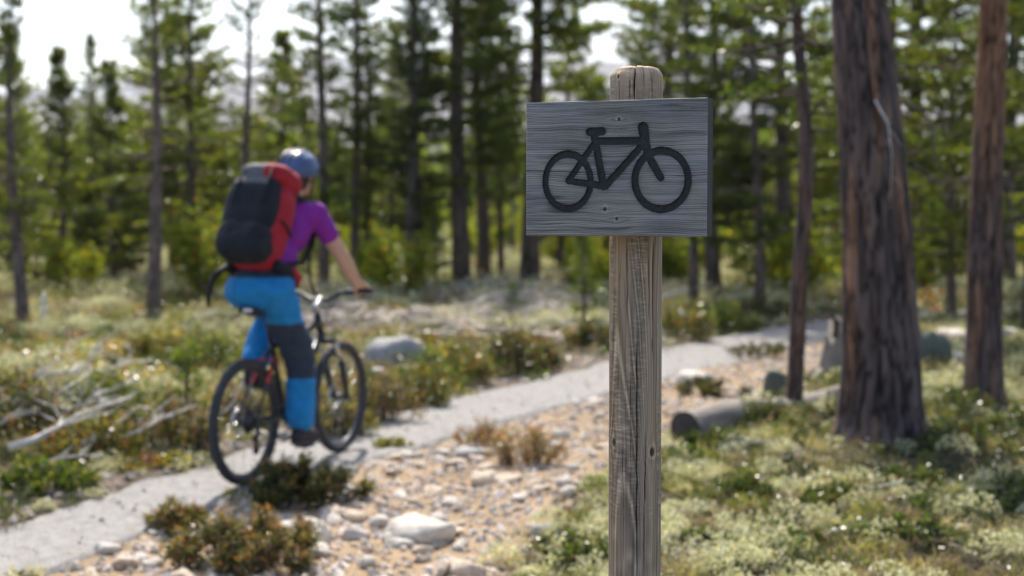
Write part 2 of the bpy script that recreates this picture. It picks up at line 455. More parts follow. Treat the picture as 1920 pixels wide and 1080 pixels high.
# ------------------------------------------------------------------ mountains
def mountain():
    az = np.radians(np.linspace(-40, 40, 330)); rr = np.linspace(1500, 4200, 110)
    A, R = np.meshgrid(az, rr)
    pxs = np.tan(np.degrees(0) + A) * 2667 + 960
    prof_px = np.array([-1400, -600, 0, 180, 330, 540, 700, 850, 1000, 1150, 1260, 1350, 1500, 1700, 1920, 2400, 3200])
    prof_y = np.array([300, 240, 212, 192, 160, 118, 128, 150, 110, 72, 78, 118, 190, 225, 205, 235, 300])
    crest = (390 - np.interp(pxs, prof_px, prof_y)) / 2667 * 2900
    t_ = (R - 1500) / 2700
    shape = sstep(0, 0.52, t_) * (1 - 0.35 * sstep(0.55, 1, t_))
    X, Y = R * np.sin(A), R * np.cos(A)
    n = fbm(X * 0.0022, Y * 0.0022, seed=41, o=5)
    rid = 1 - np.abs(2 * fbm(X * 0.0045, Y * 0.0045, seed=45, o=4) - 1)
    Z = shape * crest * (0.86 + 0.22 * n) + shape * (rid - 0.75) * 70 + 10
    Z = np.where(R < 1560, Z - 40, Z)
    idx = np.arange(A.size).reshape(A.shape)
    F = np.stack([idx[:-1, :-1], idx[:-1, 1:], idx[1:, 1:], idx[1:, :-1]], -1).reshape(-1, 4)
    m, t, b, o = new_mat('mountain_rock_and_snow')
    v = coords(t)
    n1 = noise_node(t, 0.011, 8, 0.65, v, 0.4); n2 = noise_node(t, 0.05, 5, 0.6, v)
    rock = ramp(t, n2, [(0.3, (0.13, 0.12, 0.12)), (0.7, (0.26, 0.245, 0.24))])
    green = ramp(t, n2, [(0.3, (0.05, 0.075, 0.035)), (0.7, (0.12, 0.14, 0.07))])
    g = t.nodes.new('ShaderNodeNewGeometry'); s = t.nodes.new('ShaderNodeSeparateXYZ'); t.links.new(g.outputs['Position'], s.inputs[0])
    mr = t.nodes.new('ShaderNodeMapRange'); t.links.new(s.outputs[2], mr.inputs[0])
    mr.inputs[1].default_value = 70; mr.inputs[2].default_value = 130
    c = mixc(t, mr.outputs[0], green, rock)
    sn = t.nodes.new('ShaderNodeMapRange'); t.links.new(s.outputs[2], sn.inputs[0])
    sn.inputs[1].default_value = 90; sn.inputs[2].default_value = 330; sn.inputs[3].default_value = -0.1; sn.inputs[4].default_value = 0.12
    ad = t.nodes.new('ShaderNodeMath'); ad.operation = 'ADD'; t.links.new(n1, ad.inputs[0]); t.links.new(sn.outputs[0], ad.inputs[1])
    c = mixc(t, ramp(t, ad.outputs[0], [(0.54, (0, 0, 0)), (0.59, (1, 1, 1))]), c, (0.8, 0.82, 0.85))
    t.links.new(c, b.inputs['Base Color']); b.inputs['Roughness'].default_value = 0.95
    mo = link('mountain', np_mesh('mountain', np.stack([X.ravel(), Y.ravel(), Z.ravel()], 1), F, m, smooth=True))
    tag(mo, 'blue grey mountain ridge with snow patches beyond the forest', 'mountain', kind='structure')
mountain()

# ------------------------------------------------------------------ foliage building blocks
def needles(P, D, k, length, width, rs, spread=0.9):
    """k needle-like triangles per tuft; P, D are (n,3)"""
    n = len(P)
    Pk = np.repeat(P, k, 0); Dk = np.repeat(D, k, 0)
    r = rs.normal(size=(n * k, 3)); r /= np.linalg.norm(r, axis=1, keepdims=True)
    d = Dk * (1 - spread * 0.5) + r * spread; d /= np.linalg.norm(d, axis=1, keepdims=True)
    s = rs.normal(size=(n * k, 3)); s = np.cross(d, s); s /= np.linalg.norm(s, axis=1, keepdims=True) + 1e-9
    L = (length * rs.uniform(0.65, 1.15, n * k))[:, None]; W = width * 0.5
    base = Pk + d * L * 0.08
    V = np.stack([base - s * W, base + s * W, base + d * L], 1).reshape(-1, 3)
    return V

def fol_mesh(name, V, C, mat):
    F = np.arange(len(V)).reshape(-1, 3)
    return np_mesh(name, V, F, mat, colr=C)

def make_pine(seed, h, r0, cb, cr, whorl=0.32, nb=5, tuft=12, tl=0.12, tw=0.016, power=0.75, tone=(0.055, 0.085, 0.022),
              sparse=1.0, bark='bark', path=None, rad=None, up=0.25, tsp=0.13, dead=0.0, seg=8):
    """meshes of one pine: trunk, limbs, crown, base at the origin"""
    rs = np.random.default_rng(seed); rd = random.Random(seed)
    own = path is None
    if own:
        zz = np.linspace(0, h, 12)
        a, bb = rd.uniform(0, 6.28), rd.uniform(0.02, 0.09)
        path = [(bb * math.sin(z * 0.8 + a) - bb * math.sin(a), bb * math.cos(z * 0.6 + a) - bb * math.cos(a), z) for z in zz]
        rad = [r0 * (1.18 if i == 0 else 1.0) * (1 - 0.93 * (z / h) ** 1.1) + 0.006 for i, z in enumerate(zz)]
    pa = np.array(path, float)
    tp = lambda z: np.array([np.interp(z, pa[:, 2], pa[:, 0]), np.interp(z, pa[:, 2], pa[:, 1]), z])
    lb = MB()
    if own: lb.tube([(p[0], p[1], p[2] - (0.15 if i == 0 else 0)) for i, p in enumerate(path)], rad, seg)
    TP = []; TD = []; TC = []
    z = cb
    while z < h - 0.05:
        t = (z - cb) / (h - cb)
        prof = (1 - t) ** power * min(1.0, 0.55 + t * 2.2)
        for k in range(nb):
            if rd.random() > sparse: continue
            L = max(0.1, cr * prof * rd.uniform(0.55, 1.15))
            a = rd.uniform(0, 2 * math.pi); el = up * (0.2 + t * 2.2) + rd.uniform(-0.2, 0.2)
            zz = z + rd.uniform(-0.5, 0.5) * whorl
            p0 = tp(min(zz, h * 0.99)); d = np.array([math.cos(a) * math.cos(el), math.sin(a) * math.cos(el), math.sin(el)])
            pts = [p0]; nseg = 4
            for i in range(nseg):
                dd = d + np.array([rd.uniform(-.25, .25), rd.uniform(-.25, .25), -0.18 + 0.24 * i / nseg * (1 + t)])
                dd /= np.linalg.norm(dd); pts.append(pts[-1] + dd * L / nseg)
            br = 0.008 + 0.013 * L
            lb.tube(pts, [br, br * 0.8, br * 0.6, br * 0.42, br * 0.2], 4, caps=False)
            deadb = rd.random() < dead * (1 - t)
            ntw = max(2, int(L / 0.2))
            for q in range(ntw + 1):
                f = 0.3 + 0.7 * q / ntw
                i = min(nseg - 1, int(f * nseg)); ff = f * nseg - i
                bp = pts[i] * (1 - ff) + pts[i + 1] * ff
                bd = pts[i + 1] - pts[i]; bd /= np.linalg.norm(bd)
                side = np.cross(bd, [0, 0, 1]); side /= np.linalg.norm(side) + 1e-9
                for sg in ((-1, 1) if q < ntw else (0,)):
                    tdv = bd * 0.75 + side * sg * rd.uniform(0.5, 0.9) + np.array([0, 0, rd.uniform(0.0, 0.45)])
                    tdv /= np.linalg.norm(tdv)
                    tlen = L * rd.uniform(0.16, 0.34) * (1.15 - 0.5 * f) if sg else L * 0.1
                    tlen = max(tlen, 0.06)
                    if L > 0.45 and tlen > 0.12: lb.tube([bp, bp + tdv * tlen], [br * 0.35, br * 0.12], 3, caps=False)
                    if deadb: continue
                    nt_ = max(1, int(tlen / tsp + 0.5))
                    shade = rd.uniform(0.7, 1.3)
                    for w_ in range(nt_):
                        TP.append(bp + tdv * tlen * (w_ + 1) / nt_); TD.append(tdv + np.array([0, 0, 0.25])); TC.append(shade * rd.uniform(0.85, 1.15))
        z += whorl * rd.uniform(0.8, 1.2)
    TP.append(tp(h)); TD.append(np.array([0, 0, 1.0])); TC.append(1.0)
    TP = np.array(TP); TD = np.array(TD); TC = np.array(TC)
    V = needles(TP, TD, tuft, tl, tw, rs)
    hue = rs.uniform(-0.2, 0.35, len(TC))
    C = np.array(tone)[None, :] * TC[:, None] * np.stack([1 + hue, 1 + hue * 0.35, 1 - hue * 0.2], 1)
    cm = fol_mesh('crown', V, np.repeat(C, tuft * 3, 0), M['needles'])
    return lb.mesh('trunk' if own else 'limbs', M[bark]), cm

def put_pine(kind, x, y, s=1.0, rz=0.0, label=None, group=None, name='pine_tree', cat='pine tree', tilt=(0, 0)):
    e = empty(name, (x, y, h1(x, y) - 0.03), rz); e.scale = (s, s, s)
    e.rotation_euler = (tilt[0], tilt[1], rz)
    tag(e, label, cat, group)
    for nm, me in zip(('trunk', 'crown'), kind):
        if me is not None: link(nm, me, e)
    return e

# ------------------------------------------------------------------ the sign (in focus)
D_AX = 2.82
pa_ = at(1193, 390, D_AX); POST_X = pa_.x; POST_R = 0.0515
zpix = lambda py, Y=2.8: at(960, py, Y).z
def sign_post():
    z_top = zpix(126, D_AX)
    zs = np.concatenate([np.linspace(-0.3, 0.98, 60), np.linspace(0.985, z_top - 0.004, 430)])
    # columns dense on the camera side (angle 0 faces -Y)
    th = np.concatenate([np.linspace(-1.75, 1.75, 340), np.linspace(1.75, 2 * math.pi - 1.75, 50)[1:-1]])
    T, Z = np.meshgrid(th, zs)
    s = T * POST_R
    # knots: (px, py, radius)
    kn = [(1151, 833, .0055), (1222, 849, .0065), (1156, 142, .003)]
    warp = np.zeros_like(T); kd = np.zeros_like(T); kr = np.zeros_like(T)
    for px, py, r in kn:
        k_t = math.asin(max(-.97, min(.97, (px - 1193) / 49.0))); kz = zpix(py, 2.77)
        ds = s - k_t * POST_R; dz = Z - kz
        rr = np.sqrt(ds ** 2 + (dz * 0.62) ** 2)
        warp += np.sign(ds) * r * 1.6 * np.exp(-(dz / (r * 5.0)) ** 2) * np.exp(-(ds / (r * 4)) ** 2)
        kd = np.maximum(kd, 1 - sstep(r * 0.7, r * 1.05, rr)); kr = np.maximum(kr, np.exp(-((rr - r * 1.35) / (r * 0.4)) ** 2))
    sg = s - warp + (fbm(Z * 2.0, T * 0.3, seed=60) - 0.5) * 0.012
    fib = fbm(sg * 900, Z * 9, seed=61, o=3); fib2 = vn(sg * 260, Z * 3, seed=62)
    # cathedral rings: contour lines of a slow field
    fld = fbm(sg * 12 + 3, Z * 1.1, seed=63, o=2) * 11 + sg * 70
    cl = np.abs((fld % 1.0) - 0.5) * 2; ringl = sstep(0.72, 0.97, cl)
    ringmask = sstep(0.35, 0.6, fbm(T * 1.3, Z * 1.8, seed=64, o=2))
    tick = vn(Z * 620, T * 5, seed=65) * vn(Z * 210, T * 2.5, seed=66)
    tickm = sstep(0.4, 0.7, fbm(T * 1.6 + 5, Z * 3.5, seed=67, o=2))
    # cracks (px at top, px at bottom, py0, py1, half width m, depth)
    ck = [(1171, 1173, 445, 600, .0007, .004), (1222, 1221, 445, 690, .0013, .008), (1191, 1193, 610, 1100, .001, .007), (1209, 1206, 800, 1100, .0009, .006),
          (1185, 1184, 60, 200, .0017, .012), (1214, 1218, 60, 200, .0010, .007), (1228, 1236, 60, 200, .0009, .006), (1176, 1177, 150, 200, .0006, .004),
          (1156, 1157, 150, 200, .0006, .004), (1201, 1203, 80, 170, .0006, .004), (1231, 1229, 560, 1000, .0006, .003), (1160, 1158, 470, 760, .0005, .003),
          (1180, 1181, 690, 980, .0005, .003), (1213, 1214, 470, 620, .0005, .003), (1198, 1196, 450, 560, .0004, .002), (1166, 1169, 820, 1090, .0005, .003)]
    crack = np.zeros_like(T); dep = np.zeros_like(T)
    for p0, p1, y0, y1, hw, dp in ck:
        z0, z1 = zpix(y0, 2.77), zpix(y1, 2.77)
        f = np.clip((z0 - Z) / (z0 - z1), 0, 1)
        pc = p0 + (p1 - p0) * f + (fbm(Z * 30, Z * 0 + p0, seed=70, o=3) - 0.5) * 3.0
        kt = np.arcsin(np.clip((pc - 1193) / 49.0, -.98, .98)) * POST_R
        ends = sstep(0, 0.18, f) if y0 > 300 else 1.0
        wv = hw * ends * (1 - sstep(0.7, 1.0, f) * 0.9) * (0.7 + 0.6 * vn(Z * 60, Z * 0 + p1, seed=71)) + 1e-6
        inz = ((Z <= z0) & (Z >= z1)) * 1.0
        c = np.clip(1 - np.abs(s - kt) / (wv * 1.6), 0, 1) * inz
        crack = np.maximum(crack, c); dep = np.maximum(dep, c * dp)
    R = POST_R + (fbm(T * 1.4, Z * 1.2, seed=73) - 0.5) * 0.003 - dep
    R = R + ringl * ringmask * 0.0007 + (fib - 0.5) * 0.0008 - tick * tickm * 0.0007 + kr * 0.0012 - kd * 0.0012
    cham = sstep(z_top - 0.022, z_top, Z + (vn(T * 3, Z, seed=74) - 0.5) * 0.004)
    R = R * (1 - 0.19 * cham ** 1.6)
    V = np.stack([POST_X + R * np.sin(T), D_AX - R * np.cos(T), Z], -1)
    ny_, nx_ = T.shape
    # top cap rings
    caps = []; capr = [0.75, 0.5, 0.25, 0.02]
    for c_ in capr:
        rr = R[-1] * c_
        zc = z_top - 0.001 + 0.002 * (1 - c_) + (vn(np.sin(th) * rr * 300, np.cos(th) * rr * 300, seed=75) - .5) * .002
        for p0, dpp in ((1185, .006), (1214, .004), (1228, .003)):
            kt = math.asin((p0 - 1193) / 49.0); zc = zc - dpp * (np.abs(np.sin(th - kt)) * rr < .0022) * (np.cos(th - kt) > 0)
        caps.append(np.stack([POST_X + rr * np.sin(th), D_AX - rr * np.cos(th), zc], -1))
    V = np.concatenate([V, np.array(caps)], 0)
    tone = 0.6 + 0.55 * (fib - 0.5) + 0.5 * (fib2 - 0.5) + 0.35 * (fbm(T * 1.1, Z * 3, seed=76) - 0.5)
    tone = np.clip(tone, 0.12, 1.1)
    lo, hi = np.array([.165, .115, .078]), np.array([.52, .39, .27])
    C = lo + (hi - lo) * tone[..., None]
    gy_ = sstep(0.45, 0.7, fbm(T * 1.5, Z * 2.2, seed=77, o=2))[..., None]
    C = C * (1 - gy_ * 0.3) + C.mean(-1, keepdims=True) * np.array([1.0, 1.0, 1.0]) * gy_ * 0.3
    C = C * (1 + 0.5 * (ringl * ringmask)[..., None] * np.array([1, .95, .88])) * (1 - 0.3 * (sstep(0.2, .6, cl) * (1 - ringl) * ringmask)[..., None])
    C = C * (1 - 0.5 * (tick * tickm)[..., None]) * (1 + 0.5 * (sstep(.55, .8, vn(Z * 480, T * 4, seed=78)) * tickm)[..., None])
    C = C * (1 - 0.9 * sstep(0.25, 0.8, crack)[..., None])
    C = C * (1 + kr[..., None] * 0.35); C = C * (1 - 0.82 * kd[..., None])
    C = C * (1 + 0.45 * sstep(z_top - 0.06, z_top, Z)[..., None])  # sunlit top of the post painted in as lighter wood
    C = np.clip(C, 0.008, 0.6)
    C = np.concatenate([C, np.repeat(C[-1:] * 1.1, len(capr), 0)], 0)
    ny_ += len(capr)
    idx = np.arange(ny_ * nx_).reshape(ny_, nx_); nxt = np.roll(idx, -1, 1)
    F = np.stack([idx[:-1], nxt[:-1], nxt[1:], idx[1:]], -1).reshape(-1, 4)
    return np_mesh('post', V.reshape(-1, 3), F, attr_mat('weathered_post_wood', 0.85, 0.2, 700, 0.0006, 0.4, (1, 1, 0.1)), colr=C.reshape(-1, 3), smooth=True)

BW, BH, BT, BA = 0.357, 0.2565, 0.043, math.radians(21.5)
def sign_board(root):
    cen = at(1158, 316, 2.715)
    ux = Vector((math.cos(BA), -math.sin(BA), 0)); nrm = Vector((-math.sin(BA), -math.cos(BA), 0)); uz = Vector((0, 0, 1))
    nxb, nzb = 520, 364
    xs = np.linspace(-BW / 2, BW / 2, nxb + 1); zs = np.linspace(-BH / 2, BH / 2, nzb + 1)
    X, Z = np.meshgrid(xs, zs)
    def cp(x, y):                                   # crop pixel -> board coordinates
        sfr = (x - 70) / 915.0; f = sfr * 1.05 / (1 + sfr * 0.05)
        top = 260 - 32 * sfr; bot = 918 + 14 * sfr
        return (f - 0.5) * BW, ((bot - y) / (bot - top) - 0.5) * BH
    k = BW / 915.0
    wob = (fbm(X * 260, Z * 260, seed=80) - 0.5) * 0.0014
    sdf = np.full_like(X, 9.0)
    def seg(x0, y0, w0, x1, y1, w1):
        nonlocal sdf
        a = np.array(cp(x0, y0)); b_ = np.array(cp(x1, y1)); d = b_ - a
        t = np.clip(((X - a[0]) * d[0] + (Z - a[1]) * d[1]) / (d @ d), 0, 1)
        r = (w0 + (w1 - w0) * t) * 0.5 * k
        sdf = np.minimum(sdf, np.hypot(X - a[0] - t * d[0], Z - a[1] - t * d[1]) - r)
    def ring(cx, cy, rx, ry, th):
        nonlocal sdf
        c = cp(cx, cy); a, b_ = rx * k * 1.01, ry * BH / 668.0
        m_ = (a + b_) / 2
        q = np.hypot((X - c[0]) / a, (Z - c[1]) / b_)
        sdf = np.minimum(sdf, np.abs(q - 1) * m_ - th * 0.5 * k)
    ring(282, 650, 116, 136, 33); ring(755, 644, 130, 142, 36)
    seg(430, 450, 36, 655, 448, 36); seg(416, 425, 36, 462, 674, 38); seg(650, 478, 34, 474, 672, 36)
    seg(412, 465, 32, 286, 645, 30); seg(286, 648, 30, 462, 673, 34)
    seg(392, 404, 40, 455, 401, 40); seg(412, 405, 34, 420, 450, 36)
    seg(661, 380, 52, 672, 450, 44); seg(672, 450, 44, 690, 525, 40); seg(690, 525, 40, 752, 632, 36)
    sdf = sdf + wob
    inside = sdf < 0
    # wood: horizontal grain bending round two knots
    warp = np.zeros_like(X); kd = np.zeros_like(X); kr = np.zeros_like(X)
    for x, y, r in ((470, 790, .0042), (530, 838, .0034), (540, 340, .0036), (567, 388, .0012)):
        c = cp(x, y); dx, dz = X - c[0], Z - c[1]
        warp += np.sign(dz) * r * 1.5 * np.exp(-(dx / (r * 6)) ** 2) * np.exp(-(dz / (r * 4)) ** 2)
        rr = np.hypot(dx, dz * 0.85); kd = np.maximum(kd, 1 - sstep(r * .6, r, rr)); kr = np.maximum(kr, np.exp(-((rr - 1.3 * r) / (.45 * r)) ** 2))
    zw = Z - warp + (fbm(X * 5, Z * 9, seed=81) - 0.5) * 0.018 + (vn(X * 30, Z * 40, seed=82) - .5) * .0012
    per = 0.0034 + 0.0
    ph = zw / per + 2.2 * fbm(X * 1.5, zw * 40, seed=83, o=2)
    gr = 0.5 + 0.5 * np.sin(ph * 2 * math.pi)
    fib = fbm(X * 22, zw * 1500, seed=84, o=3); streak = vn(X * 9, zw * 420, seed=85); broad = fbm(X * 6, zw * 30, seed=86)
    saw = vn(X * 700, Z * 60, seed=87)
    patch = sstep(0.35, 0.65, fbm(X * 11 + 2, Z * 14, seed=88, o=3))
    hgt = (gr - 0.5) * 0.0009 * (0.3 + broad) + (fib - 0.5) * 0.0005 + kr * 0.0006 - kd * 0.001
    depth = 0.0045 * sstep(0.0, -0.0014, sdf)
    checks = sstep(.80, .9, vn(X * 7 + 9, zw * 230, seed=89)) * sstep(.45, .7, vn(X * 12, Z * 20, seed=90))
    hgt = hgt - checks * 0.0008
    Y = BT / 2 + hgt - depth
    rim = np.minimum(np.minimum(X + BW / 2, BW / 2 - X), np.minimum(Z + BH / 2, BH / 2 - Z))
    Y = Y - 0.0022 * (1 - sstep(0, 0.0022, rim))
    P = np.array(cen) + X[..., None] * np.array(ux) + Y[..., None] * np.array(nrm) + Z[..., None] * np.array(uz)
    tone = 0.46 + 0.65 * (fib - .5) + 0.55 * (streak - .5) + 0.5 * (gr - .5) * (.4 + broad) + 0.6 * (broad - .5)
    lo, hi = np.array([.075, .077, .084]), np.array([.37, .375, .39])
    C = lo + (hi - lo) * np.clip(tone, 0, 1.15)[..., None]
    C = C * (1 + patch[..., None] * (np.array([1.05, .98, .9]) - 1))
    halo = np.exp(-(np.clip(sdf, 0, 1) / 0.004)) * 0.35 * (0.5 + vn(X * 90, Z * 120, seed=91))     # wood darkens close around the emblem
    C = C * (1 - halo[..., None]) * (1 - 0.5 * checks[..., None]) * (1 - .75 * kd[..., None]) * (1 + .25 * kr[..., None])
    C = C * (1 + 0.15 * (1 - sstep(0, 0.0016, rim + (vn(X * 200, Z * 200, seed=92) - .5) * .0015)))[..., None]  # rim highlight painted into the board colour
    C = np.clip(C, .01, .6)
    bk = 0.016 + 0.018 * vn(X * 300, Z * 300, seed=93) + 0.01 * fib
    Cb = bk[..., None] * np.array([0.95, 1.0, 1.12])
    Cv = np.where(inside[..., None], Cb, C)
    ny_, nx_ = X.shape
    idx = np.arange(X.size).reshape(ny_, nx_)
    F = np.stack([idx[:-1, :-1], idx[:-1, 1:], idx[1:, 1:], idx[1:, :-1]], -1).reshape(-1, 4)
    fin = (inside.ravel()[F].sum(1) >= 2)
    # sides and back joined to the face
    PF = P.reshape(-1, 3); CF = C.reshape(-1, 3)
    loop = np.concatenate([idx[0, :], idx[1:, -1], idx[-1, -2::-1], idx[-2:0:-1, 0]])
    lay = [PF]; lc = [CF]; faces = [F[~fin]]
    prev = loop; nl = len(loop); base = len(PF)
    for i, dp in enumerate((0.003, 0.01, 0.018, 0.026, 0.034, BT - 0.002, BT)):
        rp = PF[loop] - np.array(nrm)[None] * dp
        nz = fbm(loop * 0.02, loop * 0 + dp * 300, seed=95)
        lay.append(rp); e = np.clip(0.35 + nz, 0, 1)[:, None]
        lc.append((np.array([.02, .018, .018]) * (1 - e) + np.array([.05, .044, .042]) * e))
        cur = base + i * nl + np.arange(nl)
        a, b2 = prev, cur
        faces.append(np.stack([np.roll(a, -1), a, b2, np.roll(b2, -1)], -1)); prev = cur
    VV = np.concatenate(lay); CC = np.concatenate(lc)
    me = bpy.data.meshes.new('board')
    allf = np.concatenate(faces).tolist(); allf.append(tuple(int(i) for i in prev))
    me.from_pydata(VV.tolist(), [], allf)
    at_ = me.attributes.new('col', 'FLOAT_COLOR', 'POINT'); c4 = np.ones((len(VV), 4), np.float32); c4[:, :3] = CC; at_.data.foreach_set('color', c4.ravel())
    me.materials.append(attr_mat('weathered_board_wood', 0.8, 0.3, 900, 0.0004, 0.4, (0.12, 0.12, 1)))
    me.polygons.foreach_set('use_smooth', np.array([True] * (len(allf) - 1) + [False])); me.update()
    bo = link('board', me, root)
    sm = np_mesh('bicycle_symbol', PF, F[fin], attr_mat('charred_black_groove', 0.6, 0.3, 900, 0.0003, 0.3), colr=Cb.reshape(-1, 3), smooth=True)
    import bmesh
    bm = bmesh.new(); bm.from_mesh(sm); bmesh.ops.delete(bm, geom=[v for v in bm.verts if not v.link_faces], context='VERTS'); bm.to_mesh(sm); bm.free()
    so = link('bicycle_symbol', sm, bo); so['label'] = 'black bicycle symbol routed into the board'
    rust = plain('old_screw_steel', (0.09, 0.075, 0.06), 0.6, 0.5, 400, 0.3, 0.0005, metal=0.6)
    for x, y in ((540, 340), (530, 838)):
        u, v = cp(x, y); p = cen + ux * u + uz * v + nrm * (BT / 2 - 0.0006)
        mb = MB(); mb.tube([p, p + nrm * 0.0008, p + nrm * 0.0012], [0.0027, 0.0025, 0.0017], 14)
        mb.box(p + nrm * 0.0012, ux * 0.0016, uz * 0.0003, nrm * 0.0002); mb.box(p + nrm * 0.0012, ux * 0.0003, uz * 0.0016, nrm * 0.00021)
        mb.build('screw', rust, bo)
sign = empty('trail_sign', (POST_X, D_AX, 0))
tag(sign, 'weathered grey wooden sign with black bicycle symbol on a round post', 'sign')
po = link('post', sign_post(), sign)
sign_board(sign)
for ch in list(sign.children):
    ch.matrix_parent_inverse = Matrix.Translation((-POST_X, -D_AX, 0))

exec_parts = True
# ------------------------------------------------------------------ trees
NEAR = 'tree'
# big tree with flared base beside the path
def trunk_detail(path, rad, seed, nseg=72, sub=260, flare=0.0, ridge=0.02, mats=None, orange_from=None, lit_orange_side=None):
    pa = np.array(path, float); rad = np.array(rad, float)
    zz = np.linspace(pa[0, 2], pa[-1, 2], sub); th = np.linspace(0, 2 * math.pi, nseg, endpoint=False)
    T, Z = np.meshgrid(th, zz)
    cx = np.interp(zz, pa[:, 2], pa[:, 0])[:, None]; cy = np.interp(zz, pa[:, 2], pa[:, 1])[:, None]
    R = np.interp(zz, pa[:, 2], rad)[:, None] + 0 * T
    sx, sy = np.cos(T), np.sin(T)
    lob = fbm(sx * 1.6 + 4, sy * 1.6, seed=seed, o=2)
    R = R * (1 + flare * np.exp(-np.clip(Z, 0, 9) / 0.22) * (0.4 + 1.6 * lob))
    pl = fbm(sx * 6.5, sy * 6.5, Z * 4.2, seed=seed + 1, o=4)
    cr = np.abs(2 * fbm(sx * 6, sy * 6, Z * 3.4, seed=seed + 5, o=3) - 1)
    R = R + ridge * (pl - 0.5) * 2 - ridge * 1.1 * (1 - sstep(0.0, 0.16, cr))
    V = np.stack([cx + R * sx, cy + R * sy, Z], -1).reshape(-1, 3)
    idx = np.arange(T.size).reshape(T.shape); nxt = np.roll(idx, -1, 1)
    F = np.stack([idx[:-1], nxt[:-1], nxt[1:], idx[1:]], -1).reshape(-1, 4)
    dark, mid, org = np.array([.034, .027, .026]), np.array([.15, .112, .102]), np.array([.32, .165, .095])
    tone = np.clip(sstep(.25, .75, pl) * 0.8 + 0.5 * (fbm(sx * 14, sy * 14, Z * 5, seed=seed + 9) - .3), 0, 1.2)
    C = dark + (mid - dark) * tone[..., None]
    om = sstep(.52, .72, fbm(sx * 5, sy * 5, Z * 1.4, seed=seed + 12, o=3)) * 0.7
    if lit_orange_side is not None: om = np.maximum(om, lit_orange_side(T, Z))
    if orange_from is not None: om = np.maximum(om, sstep(orange_from[0], orange_from[1], Z + (fbm(sx * 2, sy * 2, Z * 1.5, seed=seed + 13) - .5) * 1.4) * 0.9)
    C = C * (1 - om[..., None]) + org * (0.45 + 0.75 * tone[..., None]) * om[..., None]
    C = C * (0.25 + 0.75 * sstep(0.0, 0.16, cr))[..., None]
    return np_mesh('trunk', V, F, attr_mat('plated_pine_bark_%d' % seed, 0.9, 0.2, 60, 0.006, 0.6, (1, 1, 0.3)), colr=np.clip(C, .01, .6).reshape(-1, 3), smooth=True)

def dead_limb(base, pts, r0, mat, parent, name='dead_branch'):
    mb = MB(); n = len(pts); mb.tube(pts, [r0 * (1 - 0.85 * i / (n - 1)) for i in range(n)], 6)
    rd = random.Random(int(abs(base[0]) * 1000) + n + int(abs(pts[-1][2]) * 997))
    for i in range(1, n):
        for _ in range(2):
            p = Vector(pts[i]).lerp(Vector(pts[i - 1]), rd.random()); d = (Vector(pts[i]) - Vector(pts[i - 1])).normalized()
            q = p + (d * 0.6 + Vector((rd.uniform(-1, 1), rd.uniform(-1, 1), rd.uniform(-.9, .5))) * 0.7) * rd.uniform(.08, .25)
            mb.tube([p, p.lerp(q, .5) + Vector((0, 0, rd.uniform(-.02, .03))), q], [r0 * .35, r0 * .22, r0 * .1], 4)
    return mb.build(name, mat, parent)

def local_path(pix, Y, base):
    return [tuple(at(px, py, Y) - base) for px, py in pix]

# --- big pine
b14 = gnd(1650, 850)
e = empty('pine_tree', (b14.x, b14.y, h1(b14.x, b14.y)))
tag(e, 'thick old pine with furrowed purplish brown bark and flared base', 'pine tree')
base = Vector((b14.x, b14.y, 0)); Y = b14.y
pts = [(0, 0, -0.2)] + local_path([(1650, 820), (1652, 700), (1646, 500), (1634, 300), (1618, 120), (1609, 0)], Y, base)
pts = sorted([(p[0], p[1], p[2]) for p in pts], key=lambda q: q[2])
top = pts[-1]
pts += [(top[0] - .1, top[1], top[2] + 2.0), (top[0] - .15, top[1] + .1, top[2] + 5), (top[0] - .2, top[1] + .1, top[2] + 8.5)]
rad = [.30, .262, .245, .226, .208, .187, .176, .15, .09, .015]
me = trunk_detail(pts, rad, 101, 96, 520, 0.16, 0.016, lit_orange_side=lambda T, Z: np.exp(-((T - 3.55) / .16) ** 2) * sstep(.1, .5, Z) * (1 - sstep(1.0, 1.8, Z)) * .9)  # orange bark strip that also paints in the sunlit left rim
link('trunk', me, e)
kind = make_pine(114, 11.5, .2, 6.3, 1.8, .4, 5, 9, .16, .03, path=[p for p in pts], rad=rad, bark='bark', tsp=.18)
link('limbs', kind[0], e); link('crown', kind[1], e)
for pix, yy in (([(1690, 215), (1728, 235), (1750, 270), (1752, 330), (1790, 380), (1810, 400)], Y), ([(1640, 215), (1665, 260), (1672, 320), (1670, 420)], Y - .3), ([(1700, 330), (1740, 350), (1780, 392), (1812, 412)], Y + .1), ([(1560, 120), (1520, 100), (1470, 130), (1440, 160)], Y)):
    dead_limb(base, local_path(pix, yy, base), 0.006 if yy < Y else .012, M['deadwood'] if yy < Y else M['bark'], e)

# --- orange-barked pine
b15 = gnd(1845, 775)
e = empty('pine_tree', (b15.x, b15.y, h1(b15.x, b15.y)))
tag(e, 'pine with orange upper bark and dark lower trunk beyond the thick pine', 'pine tree')
base = Vector((b15.x, b15.y, 0)); Y = b15.y
pts = [(0, 0, -.2)] + sorted(local_path([(1844, 760), (1846, 600), (1846, 450), (1852, 300), (1856, 200), (1861, 90), (1863, 0)], Y, base), key=lambda q: q[2])
top = pts[-1]; pts += [(top[0], top[1], top[2] + 2.5), (top[0] + .1, top[1], top[2] + 5.5)]
rad = [.165, .145, .137, .128, .118, .112, .106, .102, .07, .012]
link('trunk', trunk_detail(pts, rad, 131, 64, 380, 0.2, 0.009, orange_from=(1.5, 2.6)), e)
kind = make_pine(115, 8.3, .13, 4.0, 1.7, .4, 5, 9, .15, .026, path=pts, rad=rad, bark='bark_orange', tsp=.17)
link('limbs', kind[0], e); link('crown', kind[1], e)
